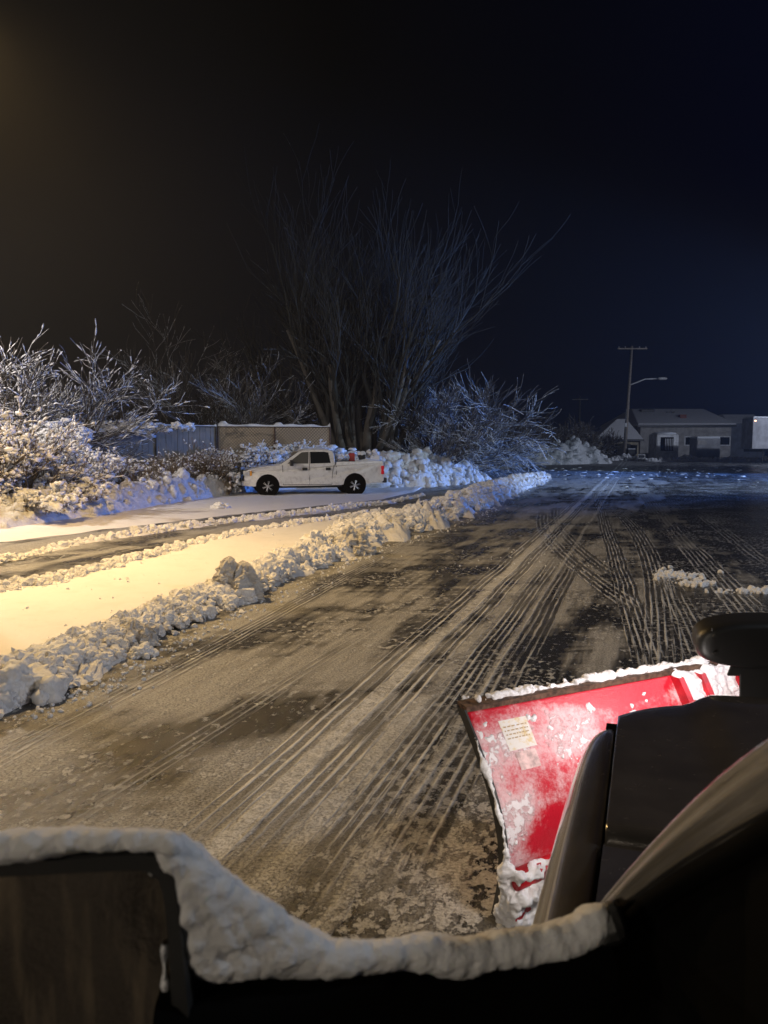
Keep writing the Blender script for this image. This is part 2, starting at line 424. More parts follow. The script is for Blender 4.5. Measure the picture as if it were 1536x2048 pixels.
def windrow(name, left, right, hs, label, nclod, cs, mat=SNOW_D, step=.10, rows_n=14, shape=.75, cat='snow', rough=1., spill=.25, csl=None):
    mb = MB(); L = sum((left[i+1]-left[i]).length for i in range(len(left)-1)); n = int(L/step); rows = []
    for i in range(n+1):
        t = i/n; a = interp(left, t); b = interp(right, t); h = interp(hs, t); row = []
        wj = noise.noise(Vector((a.x*.9, a.y*.9, 5)))*.25
        a = a-(b-a)*wj*.5; b = b+(b-a)*noise.noise(Vector((b.x*1.1, b.y*1.1, 1)))*.35
        e = min(1, t*n/4, (1-t)*n/4)
        hh = h*(.8+.7*noise.noise(Vector((a.x*.8, a.y*.8, 2))))
        for k in range(rows_n+1):
            s = k/rows_n; p = a.lerp(b, s); prof = max(0, math.sin(math.pi*s))**shape
            c1 = abs(noise.noise(Vector((p.x*3.3, p.y*3.3, 0))))
            c2 = noise.noise(Vector((p.x*8, p.y*8, 4)))
            z = prof*hh*e*(.75+rough*(.8*c1+.35*c2))-.02+prof*.055*fbm((p.x, p.y, 1), 11, 4)
            row.append((p.x+.05*c2, p.y+.05*c1, z if 0 < k < rows_n else -.03))
        rows.append(row)
    mb.grid(rows)
    mc = MB()
    for _ in range(nclod):
        t = random.random(); a = interp(left, t); b = interp(right, t); h = interp(hs, t)
        s = random.gauss(.55, .24)
        if s < -.12 or s > 1+spill: continue
        p = a.lerp(b, s); prof = max(0, math.sin(math.pi*min(max(s, 0), 1)))**.8
        lo, hi = cs; sc = 1 if csl is None else interp(csl, t)
        r = (lo+(hi-lo)*random.random()**random.choice((3.5, 7, 11)))*sc*(.55+.9*abs(noise.noise(Vector((p.x*.8, p.y*.8, 3)))))*1.2
        if s > 1 or s < 0: r *= .4
        z = prof*h*.92+r*random.uniform(-.3, .45)
        mc.chip((p.x, p.y, max(z, r*.4)), r*1.25, (2 if r > .05 else 1) if r > .022 else 0, (random.uniform(.75,1.25), random.uniform(.75,1.25), random.uniform(.6,1.1)))
    n0 = len(mb.v); mb.v += mc.v; mb.f += [tuple(i+n0 for i in f) for f in mc.f]
    o = mb.build(name, mat, smooth=False)
    k = n*rows_n
    fl = [i < k for i in range(len(o.data.polygons))]; o.data.polygons.foreach_set('use_smooth', fl)
    return tag(o, label, cat, kind='stuff')
gp = lambda l: [G(*p) for p in l]
# flat snow on the median strip
STRIP = sheet('snow_strip', gp([(-330,1300),(0,1190),(139,1160),(277,1122),(485,1072),(640,1047),(740,1040)]),
      gp([(-330,1580),(0,1390),(190,1300),(330,1235),(480,1175),(640,1115),(740,1075)]), 90, 14, .12, SNOW_FLAT,
      'smooth flat snow left on the strip between the two nearer ridges', .035, .1)
windrow('snow_windrow', gp([(-330,1520),(-120,1405),(0,1352),(180,1275),(330,1215),(430,1175),(560,1122),(680,1062),(830,1028),(950,992),(1020,968),(1078,952)]),
        gp([(-330,1640),(-120,1500),(0,1432),(180,1355),(330,1275),(480,1212),(640,1138),(760,1088),(890,1052),(1000,1004),(1060,977),(1100,960)]),
        [.2,.17,.17,.17,.18,.19,.22,.34,.44,.48,.44,.22], 'long ridge of broken snow clods running from the lower left edge towards the dark lot', 15000, (.012,.115), step=.09,
        csl=[.8,.9,1,1,1,1.05,1.15,1.4,1.5,1.6,1.7,1.7])
windrow('snow_windrow', gp([(-330,1280),(0,1180),(139,1152),(277,1117),(485,1069),(640,1045),(760,1028)]),
        gp([(-330,1330),(0,1212),(139,1186),(277,1140),(485,1081),(640,1054),(760,1040)]),
        [.13,.15,.17,.17,.16,.16,.16], 'low yellow lit ridge of snow on the far side of the flat snow strip', 5200, (.012,.10), spill=.15)
windrow('snow_windrow', gp([(-300,1190),(0,1118),(173,1080),(376,1050),(495,1036),(600,1024),(700,1011),(770,1004),(850,989)]),
        gp([(-300,1205),(0,1128),(173,1088),(376,1058),(495,1043),(600,1031),(700,1018),(770,1010),(850,993)]),
        [.03,.04,.07,.09,.09,.09,.13,.08,.04], 'thin low ridge of snow between the two dark lanes in front of the parked pickup', 2200, (.014,.08), step=.12, rows_n=8)
# snow cleared around the pickup
sheet('snow_field', gp([(-350,1130),(0,1086),(148,1068),(346,1044),(495,1027),(620,1014),(760,1000),(830,984),(845,974)]),
      gp([(-350,985),(0,980),(148,975),(346,965),(495,955),(620,948),(760,945),(860,945),(950,950)]), 110, 22, .05, SNOW_FLAT,
      'trampled snow in front of and around the parked pickup', .035, .25)
# background snow ground behind the fence and trees, far left
sheet('snow_ground', [Vector((-60,14,0)), Vector((-30,30,0)), Vector((-12,36,0)), Vector((0,41,0)), Vector((6,52,0)), Vector((12,70,0))],
      [Vector((-90,90,0)), Vector((-60,110,0)), Vector((-30,120,0)), Vector((-10,125,0)), Vector((10,125,0)), Vector((22,120,0))], 60, 24, .10, SNOW_FLAT,
      'snow covered ground under the trees behind the fence', .12, .5)

def bank(name, foot, depth, hs, label, step=.16, rows_n=30, mat=SNOW_FAR, lump=.9, scale=1.0, nclod=500, cr=(.05,.22)):
    """a lumpy bank rising behind the foot line; depth = vectors to the back edge"""
    mb = MB(); L = sum((foot[i+1]-foot[i]).length for i in range(len(foot)-1)); n = int(L/step); rows = []
    top = []
    for i in range(n+1):
        t = i/n; a = interp(foot, t); b = a+interp(depth, t); h = interp(hs, t); e = min(1, t*n/8, (1-t)*n/8)
        a = a+(b-a)*.12*noise.noise(Vector((a.x*.7, a.y*.7, 0))); row = []
        for k in range(rows_n+1):
            s = k/rows_n; p = a.lerp(b, s); prof = math.sin(math.pi*min(1, s*1.0))**.8 if s < .5 else .4+.6*max(0, math.sin(math.pi*s))
            v = noise.voronoi(Vector((p.x*1.3*scale, p.y*1.3*scale, 1)))[0]
            c = (v[1]-v[0])
            z = h*e*prof*(.72+.32*lump*min(c, .8)+.35*noise.noise(Vector((p.x*.6, p.y*.6, 7))))+.10*lump*prof*e*fbm((p.x, p.y, 3), 3.2*scale, 4)
            row.append((p.x, p.y, z if 0 < k < rows_n else -.05))
            if random.random() < .3: top.append((p.x, p.y, z))
        rows.append(row)
    mb.grid(rows); k0 = len(mb.f)
    for _ in range(nclod):
        q = random.choice(top); r = cr[0]+(cr[1]-cr[0])*random.random()**2.5
        mb.blob((q[0], q[1], q[2]+r*.1), r, .35, 1)
    o = mb.build(name, mat, smooth=True)
    return tag(o, label, 'snow bank', kind='stuff')
bank('snow_bank', gp([(-380,1110),(0,1063),(204,1034),(365,1006),(455,994)])+[Vector((-5.6,33.5,0)), Vector((-4.0,35,0))],
     [Vector((-1.5,4,0)), Vector((-1,4,0)), Vector((-.6,4.5,0)), Vector((-.4,4.5,0)), Vector((-.2,4.5,0)), Vector((0,4,0)), Vector((.2,4,0))],
     [.8,.75,.95,1.15,1.15,1.0,1.1], 'lumpy bank of pushed snow below the fence left of the parked pickup')
bank('snow_bank', [Vector((-3.5,35.3,0)), Vector((0.2,36.2,0)), Vector((2.0,37.2,0)), Vector((4.2,40,0)), Vector((6.4,46,0))],
     [Vector((-.2,5,0)), Vector((-.2,5,0)), Vector((-.4,5,0)), Vector((-1,5,0)), Vector((-2,4,0))],
     [1.2,1.75,1.85,1.4,.7], 'tall blue lit bank of snow chunks behind the tail of the parked pickup', nclod=900, cr=(.06,.3), lump=1.2)
bank('snow_bank', [P(985,925,80)*Vector((1,1,0)) if 0 else Vector((10.5,70,0)), Vector((15,76,0)), Vector((20,80,0)), Vector((24.4,82,0))],
     [Vector((-2,8,0)), Vector((-1,9,0)), Vector((0,9,0)), Vector((1,7,0))],
     [1.2,2.2,2.6,2.6], 'dim grey snow mound beside the far bare brush left of the utility pole', step=.35, rows_n=22, nclod=300, cr=(.1,.45), scale=.5)

e = MB()
for _ in range(110):
    t_ = random.random(); a = interp(gp([(0,1205),(139,1178),(277,1135),(485,1078),(640,1052)]), t_); b = interp(gp([(0,1350),(190,1270),(330,1210),(480,1160),(640,1100)]), t_)
    q_ = random.random(); q_ = q_**3 if random.random() < .5 else 1-q_**3; p = a.lerp(b, q_); r = .005+.02*random.random()**3; e.chip((p.x, p.y, .125+r*.3), r, 1)
tag(e.build('snow_crumbs', SNOW, smooth=False), 'small crumbs of snow strewn on the smooth yellow lit strip', 'snow', kind='stuff')
# individually visible snow blocks
def chunk(px, py, h, w, label, lean=0, mat=SNOW_D, spikes=2):
    p = G(px, py); e = MB(); k = []
    for i in range(spikes):
        ox = (i-(spikes-1)/2)*w*.5; i0 = i
        rows = []; N = 30; M_ = 26; hh = h*(1-.10*i)
        for r in range(M_+1):
            tt = r/M_; rr = w*.44*(1-tt**2.2)**.7+.01
            if r == M_: rr = .012
            row = []
            for q in range(N):
                a = 2*math.pi*q/N
                k1 = 1+.75*noise.noise(Vector((math.cos(a)*1.3+px, math.sin(a)*1.3, tt*2.5+i*7)))+.45*noise.noise(Vector((math.cos(a)*3.5+px, math.sin(a)*3.5, tt*8)))+.22*noise.noise(Vector((math.cos(a)*9, math.sin(a)*9, tt*22+px)))
                row.append((p.x+ox*(1-.3*tt)+math.cos(a)*rr*k1+lean*tt, p.y+math.sin(a)*rr*k1*.8, tt*hh-.02))
            rows.append(row)
        e.grid(rows, closed=True)
    for _ in range(40):
        a = random.random()*6.3; r = random.uniform(.03, .07); rr = w*random.uniform(.3, .62)
        e.blob((p.x+math.cos(a)*rr, p.y+math.sin(a)*rr*.8, random.random()**2*h*.5+r*.4), r, .4, 1)
    return tag(e.build('snow_chunk', mat, smooth=False), label, 'snow chunk', 'large snow blocks on the ridge')
DIRTY = snow_mat('dirty_snow', col=(.66,.65,.64), dirt=.45, bscale=14, bd=.04)
chunk(474, 1200, .62, .50, 'tall dirty two pointed snow block standing on the near edge of the ridge', mat=DIRTY)
chunk(706, 1108, .58, .5, 'grey blue upright snow block where the two nearer ridges meet', .03, DIRTY)
chunk(268, 1290, .30, .34, 'squat grey snow block in the ridge left of the tall two pointed block', .0, DIRTY, 1)
chunk(135, 1315, .24, .26, 'small dirty upright block in the ridge near the lower left heap', 0, DIRTY, 1)
def lump(px, py, r, label, sq=(1,1,.7), mat=SNOW):
    p = G(px, py); e = MB(); o3 = random.random()*50; V3, F3 = ICO3; vs = []
    for a in V3:
        k = .85+.5*noise.fractal(a*1.2+Vector((o3,o3,0)), .8, 2., 5); q = a*k*r; vs.append((p.x+q.x*sq[0], p.y+q.y*sq[1], r*.35+q.z*sq[2]))
    e.add(vs, F3)
    for _ in range(14):
        a = random.random()*6.3; q = random.uniform(.15,.4)*r; e.blob((p.x+math.cos(a)*r*1.05, p.y+math.sin(a)*r, q*.5), q, .35, 1)
    return tag(e.build('snow_lump', mat, smooth=True), label, 'snow lump', 'loose snow lumps')
lump(95, 1345, .26, 'rounded white snow lump on the ridge above the left bottom heap')
lump(285, 1312, .12, 'small white block lying at the foot of the ridge on the wet asphalt')
lump(30, 1395, .30, 'big smooth snow lump at the left edge of the picture')
lump(441, 1020, .26, 'lone snow lump on the trampled snow in front of the pickup plow', (1.2,1,.6))
def scatter(px, py, rx, ry, n, r0, r1, label):
    p = G(px, py); e = MB()
    for _ in range(n):
        x, y = random.gauss(0, rx), random.gauss(0, ry); r = r0+(r1-r0)*random.random()**2
        e.chip((p.x+x, p.y+y, r*.4), r, 1)
    return tag(e.build('snow_clods', SNOW, smooth=False), label, 'snow', kind='stuff')
scatter(1352, 1152, .20, .22, 200, .008, .055, 'loose snow clods spilled on the bare asphalt right of the tyre tracks')
scatter(1385, 1170, .12, .10, 70, .015, .07, 'tight heap of snow clods beside the spilled clods right of the tyre tracks')
scatter(1535, 1185, .32, .07, 110, .010, .07, 'scattered snow clods on the bare asphalt at the right picture edge')
scatter(1060, 1125, .9, .9, 110, .004, .02, 'fine snow crumbs along the inner edge of the curved tyre tracks')
e = MB()
for _ in range(150):
    px = random.uniform(1080, 1560); py = 936+abs(random.gauss(0, 14)); p = G(px, py)
    r = .02+.08*random.random()**2; e.blob((p.x, p.y, r*.2), r, .4, 0, (random.uniform(1,3), 1, .6))
tag(e.build('ice_crumbs', SNOW, smooth=False), 'bright crumbs of ice scattered over the far blue lit lot', 'ice', kind='stuff')
e = MB()
for _ in range(900):
    t = random.random(); a = interp(gp([(0,1445),(180,1370),(330,1292),(480,1222),(640,1148),(760,1095),(890,1058),(1000,1010)]), t)
    r = .005+.02*random.random()**3; e.blob((a.x+abs(random.gauss(0, .22)), a.y, r*.3), r, .4, 0)
tag(e.build('snow_crumbs', SNOW, smooth=False), 'small snow crumbs fallen along the foot of the long ridge', 'snow', kind='stuff')

# ------------------------------------------------------------------ vegetation
def branch(mb, p, d, L, r, depth, maxd, up, spread, nch, n=5, tip=None, curl=.15, minr=.006):
    segs = 5 if depth < 2 else 4
    pts = [p.copy()]; dd = d.normalized(); q = p.copy()
    for i in range(segs):
        dd = (dd+Vector((random.uniform(-1,1), random.uniform(-1,1), random.uniform(-1,1)))*curl+Vector((0,0,up))*(.12)).normalized()
        q = q+dd*L/segs; pts.append(q.copy())
    rad = [max(minr, r*(1-.62*i/segs)) for i in range(segs+1)]
    mb[min(depth, len(mb)-1)].tube(pts, rad, n if depth < 2 else 3, cap=False)
    if depth >= maxd:
        if tip: tip(pts)
        return
    for c in range(nch[min(depth, len(nch)-1)]):
        t = random.uniform(.25, 1); i = min(int(t*segs), segs-1); base = pts[i].lerp(pts[i+1], t*segs-i)
        ax = (pts[i+1]-pts[i]).normalized(); o = Vector((random.uniform(-1,1), random.uniform(-1,1), random.uniform(-.5,1))).normalized()
        o = (o-ax*o.dot(ax)).normalized(); a = spread*random.uniform(.6, 1.2)
        nd = ax*math.cos(a)+o*math.sin(a)
        branch(mb, base, nd, L*random.uniform(.48, .72), rad[i]*.6, depth+1, maxd, up, spread, nch, n, tip, curl, minr)
def big_tree():
    base = P(722, 888, 43.5); base.z = 0
    root = empty('bare_tree', base); tag(root, 'huge dark bare tree with many stems fanning up from one base behind the pickup', 'tree')
    tr, cr = MB(), MB()
    ns = 27
    for k in range(ns):
        a = 2*math.pi*k/ns+random.uniform(-.2, .2); sp = random.uniform(.05, .42) if k % 3 else random.uniform(.36, .58)
        d = Vector((math.cos(a)*math.sin(sp)*1.15, math.sin(a)*math.sin(sp)*.7, math.cos(sp)))
        p0 = Vector((math.cos(a)*1.35*random.uniform(.3,1), math.sin(a)*.8, 0)); r = random.uniform(.17, .36)
        L = random.uniform(6.0, 9.0)*(1 if sp < .5 else .85)
        branch([tr, cr, cr], p0, d, L, r, 0, 3, .22 if sp < .5 else .45, .42, [8, 5, 3], 6, None, .13, .012)
    # short thick base joining the stems
    tr.tube([(0,0,-.2),(0,0,.8),(0,.1,1.8)], [1.25,1.0,.7], 10, cap=False)
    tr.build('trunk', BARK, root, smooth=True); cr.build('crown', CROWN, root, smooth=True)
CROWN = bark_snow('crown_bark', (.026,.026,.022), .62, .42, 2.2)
big_tree()
def spread_tree(px, Y, z0, H, W, ns, seed, label, mats=(BARK_S, BARK_S), lean=(0,0), up=-.1, depth=3, nch=(6,5,4), minr=.012, r0=.10, sp=(.5,1.25), blobs=0, name='bare_tree', cat='tree', group=None, br=(.03,.08)):
    random.seed(seed); base = P(px, 888, Y); base.z = z0
    root = empty(name, base); tag(root, label, cat, group)
    tr, cr, sn = MB(), MB(), MB()
    def tip(pts):
        if not blobs: return
        for i_, q in enumerate(pts[1:]):
            if random.random() < blobs:
                r = random.uniform(*br)*.6; u3 = Vector((0,0,r*.7)); sn.tube([pts[i_]+u3, pts[i_].lerp(q,.5)+u3*1.3, q+u3], [r*.5, r*random.uniform(.7,1.3), r*.5], 4)
            if random.random() < blobs*.15:
                r = random.uniform(*br)*.8; sn.blob(q+Vector((0,0,r*.3)), r, .35, 0, (1.3,1.3,.8))
    for k in range(ns):
        a = random.random()*6.3; s = random.uniform(*sp)
        d = Vector((math.cos(a)*math.sin(s)*W+lean[0], math.sin(a)*math.sin(s)*.8+lean[1], math.cos(s)))
        branch([tr, cr, cr], Vector((math.cos(a)*.2*W, math.sin(a)*.2, 0)), d, H*random.uniform(.42, .68), r0*random.uniform(.6,1.1), 0, depth, up, .55, nch, 5, tip, .22, minr)
    tr.build('trunk', mats[0], root, smooth=True); cr.build('crown', mats[1], root, smooth=True)
    if blobs: sn.build('snow_clumps', SNOW, root, smooth=True)
    return root
G1 = 'snowy trees behind the fence'
# right of the big tree, blue lit
spread_tree(845, 45.5, .3, 7.6, 1.3, 12, 11, 'wide spreading tree with blue lit snowy branches right of the huge bare tree', lean=(.30,0), up=-.10, r0=.15, nch=(8,6,5), sp=(.4,1.2), minr=.016)
spread_tree(880, 41, .8, 3.2, 1.6, 10, 15, 'low snowy thicket right behind the blue lit snow bank', lean=(.2,0), up=-.1, r0=.08, name='shrub', cat='shrub', nch=(7,5,4))
spread_tree(930, 50, .0, 5.2, 1.7, 9, 16, 'dim bluish brush at the right end of the blue lit tree', lean=(.1,0), up=-.1, r0=.08, name='shrub', cat='shrub', nch=(7,5,4), minr=.018)
# left
spread_tree(10, 30, .3, 6.4, .95, 14, 21, 'snow laden tree towering over the fence at the left picture edge', lean=(.12,0), up=-.16, r0=.13, nch=(8,7,5), blobs=.4, minr=.014, br=(.02,.06), group=G1)
spread_tree(400, 42, .0, 7.8, .9, 8, 22, 'thin snow dusted tree rising behind the fence left of the huge bare tree', lean=(.1,0), up=.05, r0=.10, nch=(7,5,4), sp=(.1,.9), minr=.014, group=G1)
spread_tree(300, 44, .0, 5.6, 1.3, 8, 23, 'dim low tree behind the grey fence between the left tree and the thin tree', (BARK, TWIG_D), up=.0, r0=.08, nch=(7,5,4), sp=(.3,1.1), minr=.014, group=G1)
spread_tree(520, 48, .0, 6.4, 1.5, 9, 24, 'dark low tree behind the tan chain link fence', (BARK, TWIG_D), up=.0, r0=.08, nch=(8,6,4), sp=(.3,1.2), minr=.016, group=G1)
spread_tree(600, 49, .0, 3.6, 1.3, 8, 25, 'dark brush at the left foot of the huge bare tree', (BARK, TWIG_D), up=.0, r0=.08, name='shrub', cat='shrub', nch=(7,5,4), sp=(.3,1.2), minr=.014)
# far brush
for i, (px, Y, h, lab) in enumerate([(1010, 84, 5.2, 'far grey bare brush left of the snow mound'), (1075, 88, 5.4, 'far grey bare brush right behind the middle of the snow mound'),
                                     (1140, 92, 5.0, 'far bare tree with pale forked branches at the right end of the snow mound'), (1195, 100, 4.2, 'faint brush between the snow mound and the hip roofed building')]):
    spread_tree(px, Y, .3, h, 1.6, 9, 31+i, lab, (TWIG_D, TWIG_S), up=.05, r0=.09, name='shrub', cat='shrub', nch=(7,5,4), sp=(.2,1.3), minr=.03, group='far brush across the lot')
# snowy shrubs along the fence
def shrub(px, Y, z0, H, W, ns, seed, label, tw=TWIG, blobs=.5, br=(.025,.07), sp=(.1,1.1), up=-.12, nch=(5,3), group='snowy shrubs along the fence', r0=.022, minr=.008, D=1.):
    random.seed(seed); base = P(px, 888, Y); base.z = z0
    root = empty('shrub', base); tag(root, label, 'shrub', group)
    st, sn = MB(), MB()
    def tip(pts):
        for i_, q in enumerate(pts[1:]):
            if random.random() < blobs:
                r = (br[0]+(br[1]-br[0])*random.random()**1.8)*.62; u3 = Vector((0,0,r*.7)); sn.tube([pts[i_]+u3, pts[i_].lerp(q,.5)+u3*1.3, q+u3], [r*.5, r*random.uniform(.7,1.4), r*.5], 4)
            if random.random() < blobs*.22:
                r = br[0]+(br[1]-br[0])*random.random()**1.5; sn.blob(q+Vector((0,0,r*.4)), r, .5, 0, (random.uniform(.7,1.9),random.uniform(.7,1.9),random.uniform(.4,.9)))
    for k in range(ns):
        a = random.random()*6.3; s = random.uniform(*sp)
        p0 = Vector((random.uniform(-1,1)*W*.6, random.uniform(-.5,.5)*D, random.uniform(0,.2)))
        d = Vector((math.cos(a)*math.sin(s)+.3*p0.x/W, math.sin(a)*math.sin(s), math.cos(s)))
        branch([st], p0, d, H*.52*random.uniform(.55, 1.0), r0*random.uniform(.7,1.4), 0, len(nch), up, .6, nch, 4, tip, .22, minr)
    st.build('stems', tw, root, smooth=True); sn.build('snow_clumps', SNOW, root, smooth=True)
shrub(10, 21.5, .4, 3.3, 1.3, 44, 41, 'large snow covered bush at the left picture edge in front of the fence', TWIG_S, .48, (.03,.10), nch=(7,5), r0=.035, minr=.012)
shrub(105, 23.5, .4, 2.3, 1.2, 36, 42, 'snow covered bush with dark hollows right beside the large bush', TWIG_S, .36, (.03,.10), nch=(7,5), r0=.03)
shrub(180, 25.5, .5, 1.9, 1.1, 34, 43, 'dark leafless bush with dangling snow clumps in front of the grey fence', TWIG, .35, (.03,.10), nch=(7,4), r0=.028)
shrub(245, 27.0, .5, 1.5, 1.0, 26, 44, 'thin brown bush above the snow bank left of the arching twigs', TWIG, .22, (.025,.09), nch=(6,4))
shrub(335, 29.5, .5, 1.7, 1.2, 30, 45, 'brown arching twigs in front of the right end of the grey fence', TWIG, .10, (.02,.06), nch=(6,4), sp=(.2,1.2))
shrub(405, 31.0, .6, 2.0, 1.4, 44, 46, 'dense brown arching twigs left of the parked pickup plow', TWIG, .12, (.02,.06), nch=(7,4), sp=(.2,1.3))
shrub(470, 34.5, .6, 1.7, 1.7, 40, 47, 'twiggy bush with snow behind the hood of the parked pickup', TWIG, .4, (.03,.10), nch=(7,4))
shrub(545, 36.0, .6, 1.7, 1.7, 40, 48, 'snow laden bush in front of the middle of the tan fence', TWIG, .7, (.04,.15), nch=(7,4))
shrub(610, 36.8, .6, 1.8, 1.6, 40, 49, 'snow laden bush behind the cab roof of the parked pickup', TWIG, .7, (.04,.14), nch=(7,4))
shrub(675, 37.5, .5, 1.6, 1.5, 34, 50, 'snow laden bush at the right end of the tan fence beside the huge trunk', TWIG, .75, (.04,.15), nch=(6,4))
shrub(60, 20.0, .35, .85, 1.9, 46, 51, 'flattened brown brush half buried in the snow bank at the left picture edge', TWIG, .5, (.03,.12), nch=(6,4), sp=(.6,1.5))
shrub(150, 22.0, .4, .8, 1.4, 30, 52, 'low broken brown twigs sticking out of the snow bank', TWIG, .35, (.03,.10), nch=(6,4), sp=(.5,1.4))
shrub(240, 31.8, 2.5, .7, 2.0, 24, 53, 'snow heavy twigs hanging over the left part of the grey fence top', TWIG_S, .8, (.04,.14), nch=(5,4), sp=(.6,1.5))
shrub(340, 33.8, 2.5, .55, 1.8, 16, 54, 'snow heavy creeper on the right half of the grey fence top', TWIG_S, .75, (.04,.13), nch=(5,4), sp=(.6,1.5))
shrub(100, 28.5, 1.9, 1.3, 2.2, 34, 55, 'thick snowy growth on the fence behind the large left bush', TWIG_S, .8, (.04,.14), nch=(5,4), sp=(.6,1.5))
random.seed(99)

# ------------------------------------------------------------------ fences
def board_mat():
    t = NT('grey_boards'); o = t.obj(); s = t.n('ShaderNodeSeparateXYZ'); t.set(s.inputs[0], o)
    nz = t.noise(t.map(o, sc=(3,3,.3)), 3, 5, .6)
    t.bsdf(Base_Color=t.mix(nz, (.13,.125,.12), (.29,.28,.27)), Roughness=.8); return t.m
def fence(A, B, zt, label, kind):
    root = empty('fence', A); tag(root, label, 'fence')
    d = B-A; L = d.length; a = math.atan2(d.y, d.x); u = Vector((math.cos(a), math.sin(a), 0)); nv = Vector((-u.y, u.x, 0))
    root.rotation_euler.z = 0
    if kind == 'board':
        mb = MB(); n = int(L/.28)
        for i in range(n):
            p = u*(i+.5)*L/n; h = zt+.03*random.random()
            mb.box((p.x+nv.x*.01*(i % 2), p.y+nv.y*.01*(i % 2), h/2), (L/n-.012, .025, h), a)
        mb.build('boards', board_mat(), root)
        np_ = 4
    else:
        t = NT('woven_slats'); o = t.obj(); q = t.map(o, rot=(0,0,-a)); s = t.n('ShaderNodeSeparateXYZ'); t.set(s.inputs[0], q)
        w1 = t.math('PINGPONG', t.math('ADD', t.math('ADD', s.outputs[0], s.outputs[2]), 50), .075)
        w2 = t.math('PINGPONG', t.math('ADD', t.math('SUBTRACT', s.outputs[0], s.outputs[2]), 50), .075)
        wm = t.ss(t.math('MINIMUM', w1, w2), .006, .016)
        t.bsdf(Base_Color=t.mix(wm, (.10,.08,.06), (.47,.38,.28)), Roughness=.7)
        mb = MB(); mb.box((d.x/2, d.y/2, zt/2), (L, .03, zt), a); mb.build('slat_panel', t.m, root); np_ = 2
        mb = MB()                                       # wire mesh standing just in front of the slats
        for i in range(int((L+zt)/.16)):
            x0 = i*.16-zt
            for sgn in (1, -1):
                pa = (x0, 0) if sgn > 0 else (x0+zt, 0); pb = (x0+zt, zt) if sgn > 0 else (x0, zt)
                if min(pa[0], pb[0]) < 0 or max(pa[0], pb[0]) > L: continue
                qa = u*pa[0]-nv*.03; qb = u*pb[0]-nv*.03
                mb.tube([(qa.x, qa.y, pa[1]), (qb.x, qb.y, pb[1])], .006, 3, cap=False)
        mb.build('wire_mesh', STEEL, root)
    for i in range(np_+1):
        p = u*L*i/np_-nv*.04; mb = MB(); mb.tube([(p.x, p.y, 0), (p.x, p.y, zt+.05)], .035, 8); mb.build('post', RUSTY if kind != 'board' else STEEL, root)
    mb = MB(); mb.tube([(-nv.x*.04, -nv.y*.04, zt), (d.x-nv.x*.04, d.y-nv.y*.04, zt)], .025, 6); mb.build('top_rail', RUSTY if kind != 'board' else STEEL, root)
    # snow cap
    mb = MB(); rows = []; n = int(L/.12)
    for i in range(n+1):
        p = u*L*i/n; hh = .10+.10*noise.noise(Vector((p.x*1.3, p.y, 3)))+(.12 if abs(i % (n//np_)-2) < 2 else 0); row = []
        if kind == 'board': hh *= .6
        for k in range(9):
            t_ = math.pi*k/8; w = .10*math.cos(t_); z = zt+.02+max(0, hh)*math.sin(t_); row.append((p.x+nv.x*w, p.y+nv.y*w, z))
        rows.append(row)
    mb.grid(rows); mb.build('snow_cap', SNOW, root, smooth=True)
fA = P(-150, 888, 29); fA.z = 0; fB = P(432, 888, 37); fB.z = 0
fence(fA, fB, 2.92, 'weathered grey board fence behind the snowy bushes, snow along its top', 'board')
fA = P(436, 888, 37.2); fA.z = 0; fB = P(660, 888, 38.4); fB.z = 0
fence(fA, fB, 2.93, 'tan slatted chain link fence with a thick snow cap behind the parked pickup', 'link')

